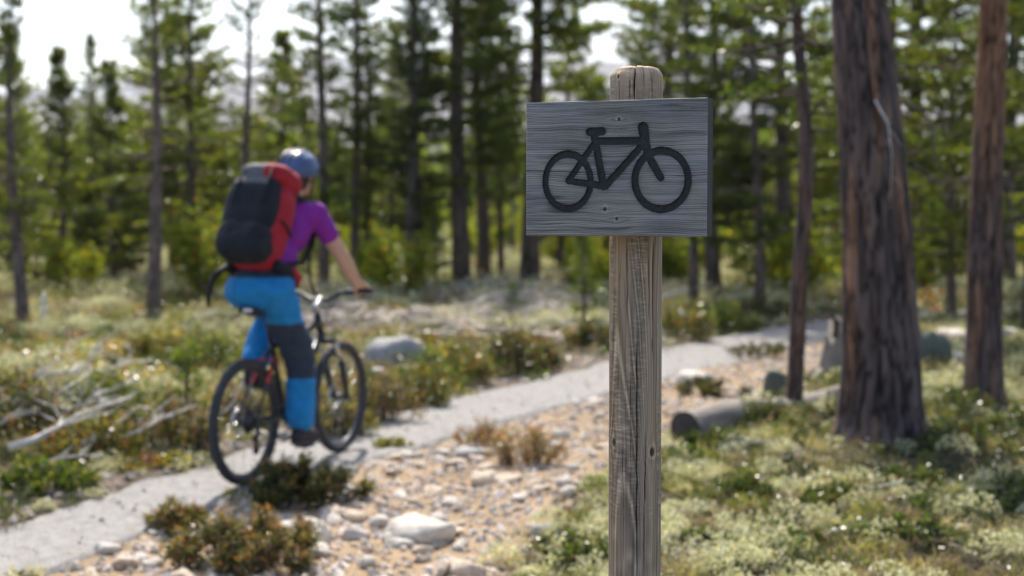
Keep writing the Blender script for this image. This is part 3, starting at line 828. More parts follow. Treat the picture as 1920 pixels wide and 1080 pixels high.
for pix in ([(1840, 330), (1800, 345), (1760, 350), (1720, 335)], [(1870, 130), (1900, 135), (1930, 150), (1970, 170)], [(1868, 300), (1890, 380), (1905, 430), (1925, 450)], [(1835, 255), (1822, 300), (1826, 340), (1812, 370)]):
    dead_limb(base, local_path(pix, Y + .05, base), 0.016, M['bark'], e)

# --- slender leaning pine in front of the log
b13 = gnd(1488, 800)
e = empty('pine_tree', (b13.x, b13.y, h1(b13.x, b13.y)))
tag(e, 'slender crooked pine with thin dark trunk behind the fallen log', 'pine tree')
base = Vector((b13.x, b13.y, 0)); Y = b13.y
pts = [(0, 0, -.15)] + sorted(local_path([(1488, 795), (1492, 700), (1497, 600), (1500, 520), (1510, 400), (1511, 300), (1506, 200), (1498, 120), (1494, 40)], Y, base), key=lambda q: q[2])
top = pts[-1]; pts += [(top[0], top[1], top[2] + .9), (top[0] + .05, top[1], top[2] + 1.8)]
rad = [.066, .06, .06, .059, .058, .055, .052, .048, .042, .036, .024, .008]
link('trunk', trunk_detail(pts, rad, 151, 32, 240, 0.12, 0.006), e)
kind = make_pine(116, pts[-1][2], .06, 2.15, .85, .26, 5, 12, .1, .016, path=pts, rad=rad, bark='bark_dark', tsp=.1, up=.1, sparse=.8)
link('limbs', kind[0], e); link('crown', kind[1], e)
for pix in ([(1508, 380), (1480, 372), (1450, 385), (1410, 420), (1390, 440)], [(1505, 440), (1470, 452), (1430, 470), (1400, 500)], [(1500, 300), (1475, 290), (1440, 300)], [(1512, 250), (1540, 215), (1560, 190)], [(1500, 500), (1530, 490), (1550, 470)]):
    dead_limb(base, local_path(pix, Y, base), 0.006, M['bark_dark'], e)

# --- kinds of pine in the forest
G1 = (0.075, 0.105, 0.026); G2 = (0.105, 0.135, 0.03); G3 = (0.06, 0.088, 0.025)
K_SPIRE = [make_pine(200 + i, 8.6, .11, 1.3 + .4 * i, 1.0, .24, 5, 14, .14, .027, tone=G3, tsp=.12, power=.55, dead=.2) for i in range(2)]
K_TALL = [make_pine(210 + i, 10.5, .165, 2.0 + .5 * i, 1.6, .32, 6, 14, .16, .034, tone=G1, tsp=.15, dead=.3) for i in range(3)]
K_SPARSE = [make_pine(220 + i, 5.6, .1, 2.5, .95, .33, 4, 12, .11, .018, tone=G1, sparse=.7, tsp=.13, dead=.4) for i in range(2)]
K_BUSHY = [make_pine(230 + i, 4.6, .07, .3, 1.35, .24, 6, 14, .14, .032, tone=G2, tsp=.13, up=.3, power=.85) for i in range(3)]
K_MID = [make_pine(240 + i, 6.5, .085, .8, 1.5, .28, 6, 14, .14, .032, tone=G2, tsp=.14, up=.25, power=.8) for i in range(2)]
K_BOUGH = [make_pine(260 + i, 7.0, .08, 1.25, 1.75, .34, 5, 14, .12, .024, sparse=.85, tone=G1, tsp=.11, up=.12, power=.6, dead=.15) for i in range(2)]
K_SAP = [make_pine(250 + i, 1.35, .022, .18, .42, .13, 5, 14, .075, .009, tone=(0.1, 0.15, 0.03), tsp=.06, up=.45, power=.8) for i in range(2)]
K_TINY = [make_pine(255, .6, .011, .1, .24, .08, 5, 14, .06, .007, tone=(0.1, 0.15, 0.032), tsp=.05, up=.5, power=.8)]

# named trees, each by the pixel of its foot
def foot(px, py): p = gnd(px, py); return p.x, p.y
def P(kind, px, py, s, rz, label, group=None, **k): x, y = foot(px, py); return put_pine(kind, x, y, s, rz, label, group, **k)
k1 = make_pine(301, 4.35, .085, 1.1, .85, .2, 5, 12, .1, .015, tone=G1, tsp=.11, power=.9, sparse=.85)
P(k1, 45, 622, 1.0, .4, 'small pointed pine beside the white marker stake')
k2 = make_pine(302, 5.3, .1, 1.9, .95, .27, 4, 12, .1, .016, tone=G1, tsp=.12, power=.55, sparse=.75, dead=.5)
P(k2, 288, 602, 1.0, 1.0, 'straight bare-stemmed pine with sparse top behind the cyclist, open heath around it')
k3 = make_pine(303, 6.0, .085, 2.4, 1.1, .36, 5, 12, .11, .017, tone=G1, tsp=.11, sparse=.95, dead=.1)
P(k3, 452, 572, 1.0, 2.0, 'open-crowned pine rising above the red backpack')
P(K_SPIRE[0], 606, 545, 1.0, 0.3, 'dark narrow spire-shaped pine rising directly behind the helmet')
P(K_SPIRE[1], 664, 540, 0.93, 1.7, 'dark narrow spire-shaped pine behind the outstretched arm')
P(K_SPIRE[1], 690, 532, 0.8, 3.3, 'thin dark pine touching its spire-shaped neighbour behind the handlebar')
P(K_SPIRE[0], 770, 545, 0.95, 2.2, 'first thin stem of the twin dark pines beside the handlebar end')
P(K_SPIRE[1], 786, 540, 0.85, 5.2, 'second thin stem of the twin dark pines, next to the grove')
P(K_TALL[0], 866, 535, 1.12, 0.8, 'tall pine with thick reddish trunk at the centre of the dark grove')
P(K_TALL[1], 906, 522, 0.95, 2.5, 'tall pine just behind the reddish trunk of the grove')
P(K_TALL[2], 993, 530, 1.25, 4.1, 'thick dark pine trunk partly hidden by the sign board')
P(K_SPIRE[0], 940, 518, 0.8, 4.4, 'thin pine stem between two thick trunks of the grove')
P(K_TALL[1], 1340, 560, 0.85, 0.2, 'pine whose trunk stands directly under the sign board edge', tilt=(0, -.02))
P(K_TALL[2], 1468, 556, 0.9, 1.1, 'pine with pale greyish trunk just behind the slender crooked pine', tilt=(0, .03))
P(K_TALL[0], 1560, 515, 0.8, 2.9, 'dark pine trunk far behind, beside the thick old pine')
P(K_SAP[0], 1097, 622, 1.0, 0.4, 'bright green young pine beside the sign post', name='pine_sapling', cat='sapling')
P(K_SAP[1], 818, 548, 1.15, 1.4, 'young pine at the foot of the dark grove', name='pine_sapling', cat='sapling')
P(K_TINY[0], 348, 792, 1.0, 0.0, 'small bright pine seedling behind the rear wheel', name='pine_seedling', cat='seedling')
P(K_TINY[0], 960, 600, .8, 2.0, 'tiny pine seedling among twigs near the grove', name='pine_seedling', cat='seedling')

# bushy pines of the clearing edge: look-alikes
rd = random.Random(5)
BG = 'young pines along the clearing edge'
for i, (px, py, s, lab) in enumerate([(-70, 560, 1.1, 'bushy young pine at the open heath, well apart from the pointed pine'), (112, 545, 1.0, 'bushy young pine just behind the white marker stake'),
        (215, 532, 1.0, 'bushy young pine between the small pointed pine and the bare-stemmed pine'), (365, 540, 1.25, 'tall bushy pine between the bare-stemmed pine and the red backpack'),
        (325, 515, 1.3, 'bushy pine directly behind the straight bare-stemmed pine'), (530, 515, 1.2, 'bushy pine mostly hidden behind the cyclist and backpack'),
        (-160, 535, 1.3, 'bushy pine standing alone past the open heath'), (15, 515, 1.3, 'bushy pine behind the trunk of the small pointed pine'),
        (735, 505, 1.1, 'bushy pine between the spire-shaped pines and the twin dark stems'), (1050, 510, 1.2, 'bushy pine behind the sign board beside the thick dark trunk'), (1120, 500, 1.1, 'bushy pine directly behind the sign post')]):
    P((K_BUSHY + K_MID)[i % 5], px, py, s * rd.uniform(.9, 1.05), rd.uniform(0, 6.28), lab, BG)
RG = 'pines of the thicket beyond the orange-barked pine'; RL = 'leafy pine deep in the thicket past the orange-barked pine'
for i, (px, py, s, k, lab) in enumerate([(1690, 645, .95, K_BOUGH[0], 'pine with spreading boughs whose stem hides behind the thick old pine'), (1785, 590, .9, K_MID[1], 'small leafy pine between the thick old pine and the orange-barked pine'),
        (1925, 650, .9, K_BOUGH[1], 'pine with spreading boughs just past the orange-barked pine'), (1720, 540, 1.1, K_TALL[0], 'tall pine far behind, between the thick old pine and the orange-barked pine'),
        (1890, 540, 1.1, K_TALL[1], 'tall pine far behind the orange-barked trunk'), (2060, 600, 1.1, K_MID[0], RL), (2000, 560, 1.2, K_TALL[2], RL)]):
    P(k, px, py, s, rd.uniform(0, 6.28), lab, RG)
SG = 'pines in the gap beside the sign board'
for i, (px, py, s, k, lab) in enumerate([(1300, 578, 1.0, K_BOUGH[1], 'pine with hanging boughs touching the edge of the sign board'), (1425, 585, 1.0, K_BOUGH[0], 'pine with hanging boughs beside the slender crooked pine'),
        (1250, 530, 1.0, K_TALL[0], 'tall pine far behind the sign post'), (1525, 530, .9, K_MID[0], 'leafy pine between the slender crooked pine and the thick old pine')]):
    P(k, px, py, s, rd.uniform(0, 6.28), lab, SG)
FG = 'pines deep in the forest'
FLAB = {0: 'bushy green pine deep in the forest behind the clearing', 1: 'tall dark-stemmed pine deep in the forest behind the clearing'}
for i in range(24):
    y = rd.uniform(40, 82); x = rd.uniform(-.46, .46) * y
    a = x / y * 2667 + 960
    bush = rd.random() < (.9 if (a < 580 or 1000 < a < 1300) else .6)
    k = rd.choice(K_MID + K_BUSHY) if bush else rd.choice(K_TALL + K_SPIRE)
    put_pine(k, x, y, rd.uniform(.6, .9), rd.uniform(0, 6.28), FLAB[0 if bush else 1], FG + (' with bushy crowns' if bush else ' with tall dark stems'))
# low birch scrub glowing in the back light
def birch_kind(seed, h=1.7, w=.9):
    rs = np.random.default_rng(seed); mb = MB(); Pn, Dn = [], []
    for i in range(16):
        a = rs.uniform(0, 6.28); q = math.sqrt(rs.random()) * w
        tip = Vector((q * math.cos(a), q * math.sin(a), h * rs.uniform(.55, 1.05) * (1 - .3 * q / w)))
        b0 = Vector((.15 * math.cos(a), .15 * math.sin(a), -.05)); mid = b0.lerp(tip, .5) + Vector((.1 * math.cos(a), .1 * math.sin(a), .1))
        mb.tube([b0, mid, tip], [.014, .009, .004], 4)
        for _ in range(62):
            f = .2 + .8 * rs.random() ** .8; pt = (b0.lerp(mid, f * 2) if f < .5 else mid.lerp(tip, f * 2 - 1)) + Vector(rs.normal(size=3)) * .12
            pt.z = max(.03, pt.z); Pn.append(tuple(pt)); Dn.append((math.cos(a) * .5, math.sin(a) * .5, .6))
    V = needles(np.array(Pn), np.array(Dn), 4, .085, .06, rs, 1.1)
    C = np.array([.18, .22, .035]) * rs.uniform(.7, 1.3, (len(Pn), 1)) * np.where(rs.random((len(Pn), 1)) < .1, np.array([[1.8, 1.0, .7]]), 1.0)
    return mb.mesh('stems', M['bark_dark']), fol_mesh('foliage', V, np.repeat(C, 12, 0), M['birch'])
KB = [birch_kind(801), birch_kind(802, 1.3, 1.1), birch_kind(803, 2.2, 1.0)]
for i in range(56):
    y = rd.uniform(24, 55); x = rd.uniform(-.42, .42) * y
    if zones(np.array([x]), np.array([y]))[0][0] > .05: continue
    e = empty('birch_shrub', (x, y, h1(x, y)), rd.uniform(0, 6.28)); sc_ = rd.uniform(.6, 1.15); e.scale = (sc_,) * 3
    tag(e, 'low lime green birch shrub glowing between the pine trunks', 'shrub', 'birch shrubs between the pine trunks')
    for nm, me in zip(('stems', 'foliage'), KB[i % 3]): link(nm, me, e)

# far forest on the rising ground: one mass
def far_forest():
    rs = np.random.default_rng(9); n = 2300
    y = 75 + 800 * rs.random(n) ** 1.6; x = rs.uniform(-.55, .55, n) * y
    keep = fbm(x * .02, y * .02, seed=50) > .38; x, y = x[keep], y[keep]; n = len(x)
    z = H(x, y); h = rs.uniform(3.5, 7, n)
    k = 46
    t = rs.random((n, k)) ** .8; a = rs.uniform(0, 6.28, (n, k)); r = (1 - t) ** .8 * rs.uniform(.3, 1, (n, k)) * h[:, None] * .2
    Pp = np.stack([x[:, None] + r * np.cos(a), y[:, None] + r * np.sin(a), z[:, None] + (.12 + .88 * t) * h[:, None]], -1).reshape(-1, 3)
    Dd = np.stack([np.cos(a), np.sin(a), .3 + 0 * a], -1).reshape(-1, 3)
    V = needles(Pp, Dd, 2, 1.1, .75, rs)
    tint = rs.uniform(.7, 1.3, n)
    C = np.array([.08, .11, .035]) * np.repeat(tint, k * 6)[:, None]
    o = link('distant_forest', fol_mesh('distant_forest', V, C, M['needles']))
    tag(o, 'distant green pine forest covering the rising slope', 'forest', kind='stuff')
far_forest()

# ------------------------------------------------------------------ stones
def stone_mesh(seed, flat=.55, mat='stone'):
    rs = np.random.default_rng(seed)
    mb = MB(); mb.sell((0, 0, 0), (.5, 0, 0), (0, .42 * rs.uniform(.8, 1.2), 0), (0, 0, .5 * flat), rs.uniform(.75, 1), rs.uniform(.75, 1), 18, 11)
    V = np.array([tuple(p) for p in mb.v])
    nrm_ = V / (np.linalg.norm(V, axis=1, keepdims=True) + 1e-6)
    d = fbm(nrm_[:, 0] * 1.8 + seed, nrm_[:, 1] * 1.8, nrm_[:, 2] * 1.8, seed=seed, o=3) - .5
    V = V * (1 + .75 * d[:, None])
    for _ in range(4):                                # chipped facets
        pn = rs.normal(size=3); pn /= np.linalg.norm(pn); off = rs.uniform(.26, .4) * (flat if abs(pn[2]) > .6 else 1)
        ov = np.clip(V @ pn - off, 0, None); V = V - ov[:, None] * pn * .85
    mb.v = [tuple(p) for p in V]
    return mb.mesh('stone', M[mat])
S = {m_: [stone_mesh(400 + i * 7 + j, (.45, .6, .5, .35)[i]) for i in range(4)] for j, m_ in enumerate(['stone', 'stone_warm', 'stone_grey'])}
for m_ in S:
    for me in S[m_]: me.materials.clear(); me.materials.append(M[m_])
def stone(px, py, wpx, i, m_, label, hs=1.0, rz=None, name='stone', group=None, sink=.3):
    p = gnd(px, py); sz = wpx * p.y / 2667
    o = link(name, S[m_][i % 4]); o.location = (p.x, p.y, h1(p.x, p.y) + sz * .5 * .5 * hs * (1 - sink * 2))
    o.scale = (sz, sz, sz * hs); o.rotation_euler = (0, 0, rd.uniform(-.5, .5) if rz is None else rz)
    tag(o, label, 'stone' if name == 'stone' else 'boulder', group); return o
stone(738, 690, 120, 0, 'stone_grey', 'big grey boulder on the heath beyond the front wheel', 1.45, .3, 'boulder', sink=.3)
stone(790, 1012, 165, 0, 'stone', 'largest flat pale stone bedded in the bare tan soil', .8, -.35)
stone(565, 1022, 130, 1, 'stone', 'pale rounded stone half hidden by the heather tussock', .9, .2)
stone(510, 985, 60, 2, 'stone_grey', 'bluish grey stone between two heather tussocks', 1)
stone(885, 856, 78, 3, 'stone_grey', 'thin flat slab casting a dark shadow beside dry heather', .9, .05)
stone(1308, 722, 92, 0, 'stone', 'pale flat boulder on the soil between path and log', .9, .1, 'boulder')
stone(1450, 755, 52, 1, 'stone_grey', 'upright dark greenish stone behind the fallen log', 1.9, .2).data = stone_mesh(470, .8, 'stone_green')
stone(872, 665, 42, 2, 'stone', 'pale round stone on the heath between boulder and shrubs', 1.2)
stone(880, 690, 30, 1, 'stone', 'small white stone below the pale round stone near the shrubs', 1)
stone(870, 1072, 75, 1, 'stone_warm', 'sandy block shaped stone at the bottom of the bare soil', .9)
stone(1020, 1010, 60, 2, 'stone_grey', 'tilted grey stone at the edge of the pale lichen', 1.2, .9)
stone(200, 1035, 62, 2, 'stone', 'pale stone at the gravel path edge by the brown tussock', .8)
stone(415, 975, 55, 0, 'stone', 'pale slab between gravel path and heather tussock', .6)
stone(68, 712, 44, 1, 'stone', 'white stone among dead branches on the heath', .9)
stone(270, 770, 48, 2, 'stone_grey', 'dark blue grey stone beside the pine seedling', .9)
stone(92, 650, 46, 2, 'stone_grey', 'dark grey stone near the foot of the marker stake', .8)
stone(1795, 640, 110, 0, 'stone', 'long pale boulder beyond the thick old pine', .8, .1, 'boulder')
stone(1790, 690, 55, 1, 'stone', 'white boulder beside the orange-barked pine', 1.2, .4, 'boulder')
stone(1885, 640, 70, 2, 'stone', 'pale boulder past the orange-barked pine', 1.2, .2, 'boulder')
stone(1738, 690, 95, 1, 'stone_grey', 'dark mossy boulder tucked behind the thick old pine', 1.5, .4, 'boulder').data = stone_mesh(480, .9, 'stone_green')
stone(1640, 640, 60, 1, 'stone_grey', 'grey boulder hidden behind the thick old pine trunk', 1, .4, 'boulder')
stone(640, 885, 70, 3, 'stone_grey', 'grey bedrock hump in the path below the front wheel', .8, .3)
stone(1118, 757, 44, 0, 'stone', 'flat pale stone at the path edge beside the sign post', .7)
stone(640, 930, 45, 1, 'stone_grey', 'bluish stone at the tip of the dark heather tussock', 1.1)
stone(155, 560, 40, 1, 'stone_grey', 'rounded dark stone on the far heath near the pines', 1)
SLB = 'loose pale stone on the bare tan soil beside the path'; SGR = 'stones scattered on the bare soil'
rs = np.random.default_rng(21); cnt = 0
while cnt < 285:
    y = rs.uniform(6.0, 16.5) if rs.random() < .6 else rs.uniform(6.0, 9.5); x = rs.uniform(-2.2, 3.6)
    g, d, v, u, hw, xb = zones(np.array([x]), np.array([y]))
    if d[0] < .6 or abs(x / y) > .4: continue
    sz = .04 + .15 * rs.random() ** 2.2
    o = link('stone', S[('stone', 'stone_warm', 'stone', 'stone_warm')[int(rs.integers(0, 4))]][int(rs.integers(0, 4))])
    hs = rs.uniform(.6, 1.1); o.scale = (sz, sz * rs.uniform(.7, 1), sz * hs); o.rotation_euler = (rs.uniform(-.2, .2), rs.uniform(-.2, .2), rs.uniform(0, 6.28))
    o.location = (x, y, h1(x, y) + sz * hs * .1); tag(o, SLB, 'stone', SGR); cnt += 1
VLB = 'pale stone among the plants on the heath beyond the path'; VGR = 'stones on the heath beyond the path'
for i in range(110):
    y = rs.uniform(8, 24); x = rs.uniform(-.38, .12) * y
    g, d, v, u, hw, xb = zones(np.array([x]), np.array([y]))
    if u[0] > -hw[0] - .15: continue
    sz = rs.uniform(.06, .2); o = link('stone', S[('stone', 'stone', 'stone_grey')[int(rs.integers(0, 3))]][int(rs.integers(0, 4))])
    o.scale = (sz, sz, sz); o.rotation_euler = (0, 0, rs.uniform(0, 6.28)); o.location = (x, y, h1(x, y) + sz * .17); tag(o, VLB, 'stone', VGR)

def pebbles():
    rs = np.random.default_rng(31); n = 26000
    y = 5.2 + 15 * rs.random(n) ** 1.5; x = np.interp(y, PY, PX) + rs.uniform(-1.2, 3.2, n)
    g, d, v, u, hw, xb = zones(x, y)
    p = np.maximum(np.maximum(d * .9, v * .8), g * .16)
    k = rs.random(n) < p; x, y, g, v = x[k], y[k], g[k], v[k]; n = len(x)
    s = (.007 + .03 * rs.random(n) ** 3) * (1 - .45 * g)
    z = H(x, y) + s * .1 + g * .012
    base = np.array([[1, 0, 0], [.3, .95, 0], [-.8, .6, 0], [-.8, -.6, 0], [.3, -.95, 0], [.4, .2, .7], [-.4, .1, .65], [0, -.5, .6]])
    fc = np.array([[0, 1, 5], [1, 6, 5], [1, 2, 6], [2, 3, 6], [3, 7, 6], [3, 4, 7], [4, 5, 7], [4, 0, 5], [5, 6, 7]])
    a = rs.uniform(0, 6.28, n); c, sn = np.cos(a), np.sin(a)
    B = base[None] * (1 + .3 * rs.uniform(-1, 1, (n, 8, 3))) * s[:, None, None]
    V = np.stack([B[..., 0] * c[:, None] - B[..., 1] * sn[:, None] + x[:, None], B[..., 0] * sn[:, None] + B[..., 1] * c[:, None] + y[:, None], B[..., 2] + z[:, None]], -1).reshape(-1, 3)
    F = (fc[None] + 8 * np.arange(n)[:, None, None]).reshape(-1, 3)
    t_ = rs.uniform(.55, 1.3, n)[:, None]; warm = rs.random(n)[:, None]
    C = np.minimum(t_ * (np.array([.5, .46, .42]) * (1 - warm) + np.array([.52, .4, .28]) * warm), .75)
    o = link('pebbles', np_mesh('pebbles', V, F, attr_mat('pebbles', .85, .3), colr=np.repeat(C, 8, 0)))
    tag(o, 'fine pebbles strewn over the soil and gravel path edges', 'pebbles', kind='stuff')
pebbles()

# ------------------------------------------------------------------ ground cover
def clump_leaves(x, y, z, r, hgt, k, ls, lw, colr, rs, upness=.3, var=.25, spread=.9):
    n = len(x)
    a = rs.uniform(0, 6.28, (n, k)); q = np.sqrt(rs.random((n, k))); zz = np.sqrt(np.clip(1 - q ** 2, 0, 1)) * rs.uniform(.35, 1, (n, k))
    P_ = np.stack([x[:, None] + q * np.cos(a) * r[:, None], y[:, None] + q * np.sin(a) * r[:, None], z[:, None] + zz * hgt[:, None]], -1).reshape(-1, 3)
    D_ = np.stack([np.cos(a) * q, np.sin(a) * q, upness + zz], -1).reshape(-1, 3); D_ /= np.linalg.norm(D_, axis=1, keepdims=True)
    V = needles(P_, D_, 1, ls, lw, rs, spread)
    C = np.repeat(colr, k, 0) * rs.uniform(1 - var, 1 + var, (n * k, 1))
    return V, np.repeat(C, 3, 0)
PAL = {'dark': (.036, .046, .015), 'green': (.1, .135, .026), 'olive': (.17, .16, .04), 'rust': (.33, .14, .05), 'yellow': (.48, .37, .06), 'twig': (.27, .2, .16), 'lichen': (.58, .56, .32), 'pale': (.68, .65, .46), 'straw': (.45, .37, .22)}
def scatter(n, y0, y1, xr, powr, rs, seed):
    y = y0 + (y1 - y0) * rs.random(n) ** powr; x = rs.uniform(-xr, xr, n) * (y + .5)
    g, d, v, u, hw, xb = zones(x, y)
    keep = rs.random(n) < np.clip(1 - np.maximum(g * 1.2, np.maximum(d * 1.15, v * .85)), 0, 1)
    keep &= np.hypot(x - POST_X, y - D_AX) > .1
    return x[keep], y[keep], u[keep], xb[keep]
def ground_cover():
    rs = np.random.default_rng(77)
    lv, lc, gv, gc = [], [], [], []
    for (n, y0, y1, k, rr, pw) in ((4300, 4.2, 12.5, 105, (.045, .14), 1.15), (3900, 12, 24, 62, (.08, .25), 1.1), (4200, 23, 55, 26, (.18, .42), 1.2)):
        x, y, u, xb = scatter(n, y0, y1, .44, pw, rs, 1)
        right = (x > xb)
        f1 = fbm(x * .9, y * .9, seed=90, o=3); f2 = fbm(x * 4.2, y * 4.2, seed=91, o=2); f3 = rs.random(len(x))
        sh = np.clip(1 - np.hypot((x - 2.9) / 2.2, (y - 8.2) / 2.0), 0, 1) ** .6            # pine's shadow put into the plant colours: more dark clumps, little lichen
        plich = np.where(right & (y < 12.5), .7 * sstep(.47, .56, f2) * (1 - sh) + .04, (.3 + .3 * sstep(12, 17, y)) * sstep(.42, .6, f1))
        isl = f3 < plich
        z = H(x, y); r = rs.uniform(*rr, len(x)); sc = r / .07
        def put(msk, pal, L, Cc, kk, ls, lw, hh, up, var, spread=.9):
            if msk.sum() == 0: return
            c = np.array(PAL[pal])[None] * rs.uniform(.75, 1.25, (msk.sum(), 1))
            V, C = clump_leaves(x[msk], y[msk], z[msk], r[msk], r[msk] * hh, kk, ls, lw, c, rs, up, var, spread)
            L.append(V); Cc.append(C)
        big = rr[1] / .13
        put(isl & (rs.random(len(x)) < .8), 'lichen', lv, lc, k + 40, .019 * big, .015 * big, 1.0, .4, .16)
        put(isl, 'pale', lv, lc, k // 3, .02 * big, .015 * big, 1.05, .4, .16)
        ng = ~isl; q = rs.random(len(x)); f4 = fbm(x * 1.3 + 7, y * 1.3, seed=94, o=3)
        tw = sstep(.46, .62, f4) * (.45 + .4 * sstep(12, 16, y))
        put(ng & (q < tw), 'twig', gv, gc, int(k * .8), .06 * big, .006 * big, .7, .6, .4, 1.2)
        q2 = rs.random(len(x)); rest = ng & (q >= tw)
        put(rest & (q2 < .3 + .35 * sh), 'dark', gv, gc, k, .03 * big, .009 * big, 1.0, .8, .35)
        put(rest & (q2 >= .3 + .35 * sh) & (q2 < .55), 'green', gv, gc, k, .022 * big, .014 * big, .95, .5, .35)
        put(rest & (q2 >= .55) & (q2 < .72), 'olive', gv, gc, k, .026 * big, .012 * big, .9, .5, .35)
        lefty = u < 0
        put(rest & (q2 >= .72) & (q2 < .84) & lefty, 'rust', gv, gc, k, .024 * big, .014 * big, .9, .5, .35)
        put(rest & (q2 >= .84) & (q2 < .9) & lefty, 'yellow', gv, gc, k, .022 * big, .014 * big, .9, .5, .35)
        put(rest & (q2 >= .88), 'straw', gv, gc, k // 2, .09 * big, .006 * big, .6, 1.6, .3, .8)
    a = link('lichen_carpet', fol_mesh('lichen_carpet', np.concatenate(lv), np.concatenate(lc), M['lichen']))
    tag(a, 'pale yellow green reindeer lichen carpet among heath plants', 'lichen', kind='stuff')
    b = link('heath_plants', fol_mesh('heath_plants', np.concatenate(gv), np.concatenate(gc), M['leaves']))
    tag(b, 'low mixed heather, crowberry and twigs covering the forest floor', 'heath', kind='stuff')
ground_cover()

# tussocks and shrubs one can pick out
def shrub(px, py, wpx, hpx, pals, label, seed, k=1500, ls=.045, lw=.009, name='heather_tussock', cat='heather', depth=.7, group=None):
    p = gnd(px, py); sc = p.y / 2667; w_, h_ = wpx * sc / 2, hpx * sc
    rs = np.random.default_rng(seed); z0 = h1(p.x, p.y)
    e = empty(name, (p.x, p.y, z0)); tag(e, label, cat, group)
    nb = 26; mb = MB(); Pn = []; Dn = []
    for i in range(nb):
        a = rs.uniform(0, 6.28); q = math.sqrt(rs.random()); bx_, by_ = q * math.cos(a) * w_ * .8, q * math.sin(a) * w_ * depth * .8
        tip = Vector((bx_ * 1.2 + rs.uniform(-.05, .05), by_ * 1.2 + rs.uniform(-.05, .05), h_ * (1.08 - .75 * q * q) * rs.uniform(.7, 1.12)))
        b0 = Vector((bx_ * .75, by_ * .75, -.03)); mid = b0.lerp(tip, .5) + Vector((rs.uniform(-.03, .03), rs.uniform(-.03, .03), .02))
        mb.tube([b0, mid, tip], [.006, .004, .002], 4)
        for _ in range(k // nb):
            f = .25 + .75 * rs.random() ** .7
            pt = (b0.lerp(mid, f * 2) if f < .5 else mid.lerp(tip, f * 2 - 1)) + Vector(rs.normal(size=3)) * h_ * .1
            pt.z = max(pt.z, .005); Pn.append(tuple(pt)); dv = (tip - b0).normalized(); Dn.append(tuple(dv))
    V = needles(np.array(Pn), np.array(Dn), 2, ls, lw, rs, .8)
    ci = rs.choice(len(pals), len(Pn), p=np.array([x[1] for x in pals]) / sum(x[1] for x in pals))
    C = np.array([PAL[x[0]] for x in pals])[ci] * rs.uniform(.7, 1.3, (len(Pn), 1))
    link('foliage', fol_mesh('foliage', V, np.repeat(C, 6, 0), M['leaves']), e)
    mb.build('stems', M['bark_dark'], e)
DK = [('dark', 5), ('olive', 1.5), ('rust', .7)]; BRN = [('dark', 3), ('twig', 2), ('rust', 1.5), ('olive', 2)]; GRN = [('green', 4), ('dark', 1), ('yellow', .5)]; MIX = [('green', 2), ('dark', 2), ('rust', 1.2), ('olive', 2), ('yellow', .5)]
shrub(565, 945, 290, 75, DK, 'dark green heather tussock on the path below the rear wheel', 601, 3600)
shrub(340, 1000, 150, 50, BRN, 'small brownish heather tussock at the gravel path edge', 602, 1500)
shrub(475, 1060, 330, 95, BRN, 'large brown and green heather tussock on the bare soil', 603, 4200)
shrub(985, 870, 150, 70, [('twig', 3), ('rust', 2), ('olive', 1)], 'dry reddish heather on the bare soil near the slab', 604, 900)
shrub(900, 830, 120, 40, [('twig', 2), ('rust', 2), ('green', .7)], 'thin sprigs of dry heather just above the flat slab', 605, 350)
shrub(1335, 742, 150, 28, DK, 'low green mat around the pale flat boulder', 606, 1200)
shrub(1425, 672, 150, 30, DK, 'low dark mat along the far gravel path edge', 607, 1000)
shrub(735, 838, 70, 16, [('olive', 2), ('yellow', 1.5), ('green', 2)], 'yellow green moss cushion in the gravel beside the front wheel', 608, 700, .025)
HL = 'leafy heath shrub lining the far side of the gravel path'; HG = 'shrubs lining the gravel path'
for i, (px, py, wp, hp, pl) in enumerate([(640, 820, 120, 80, MIX), (720, 790, 130, 95, BRN), (790, 760, 130, 90, MIX), (800, 730, 150, 80, GRN), (870, 715, 150, 85, MIX), (960, 700, 130, 95, DK), (1000, 690, 110, 70, BRN),
        (1120, 660, 120, 55, DK), (1280, 640, 130, 75, MIX), (1360, 622, 140, 60, GRN), (1440, 605, 130, 55, DK), (560, 770, 120, 90, MIX),
        (90, 930, 180, 60, GRN), (250, 850, 200, 90, DK), (160, 880, 220, 90, MIX), (340, 860, 170, 110, BRN), (60, 850, 200, 110, DK), (200, 760, 190, 70, GRN), (390, 700, 170, 90, GRN), (20, 760, 160, 80, MIX), (290, 690, 180, 60, MIX), (450, 800, 120, 80, BRN)]):
    lab = {id(MIX): 'mixed green and rust', id(BRN): 'brownish twiggy', id(GRN): 'bright green', id(DK): 'dark green'}[id(pl)]
    where = 'among dead branches on the heath' if px < 460 else 'lining the far side of the gravel path'
    shrub(px, py, wp, hp, pl, lab + ' heath shrub ' + where, 620 + i, 1300, .045 * max(1, gnd(px, py).y / 11), .012 * max(1, gnd(px, py).y / 11), 'heath_shrub', 'shrub', .8, lab + ' shrubs ' + where)
RLB = 'glossy green dwarf shrub among the pale lichen'; RGR = 'dwarf shrubs among the lichen'
for i, (px, py, wp, hp) in enumerate([(1330, 850, 150, 45), (1420, 820, 160, 60), (1400, 960, 130, 50), (1560, 990, 140, 50), (1700, 960, 170, 55), (1820, 880, 180, 60), (1880, 1000, 170, 60), (1100, 1075, 130, 70), (1060, 1030, 120, 45), (1490, 1060, 140, 45), (1790, 800, 150, 60), (1720, 1060, 150, 45), (1560, 820, 120, 50), (1900, 830, 120, 60), (1310, 1040, 130, 40)]):
    shrub(px, py, wp, hp, [('green', 4), ('dark', 2.5), ('olive', 1), ('rust', .25)], RLB, 660 + i, 800, .026, .015, 'dwarf_shrub', 'shrub', .8, RGR)

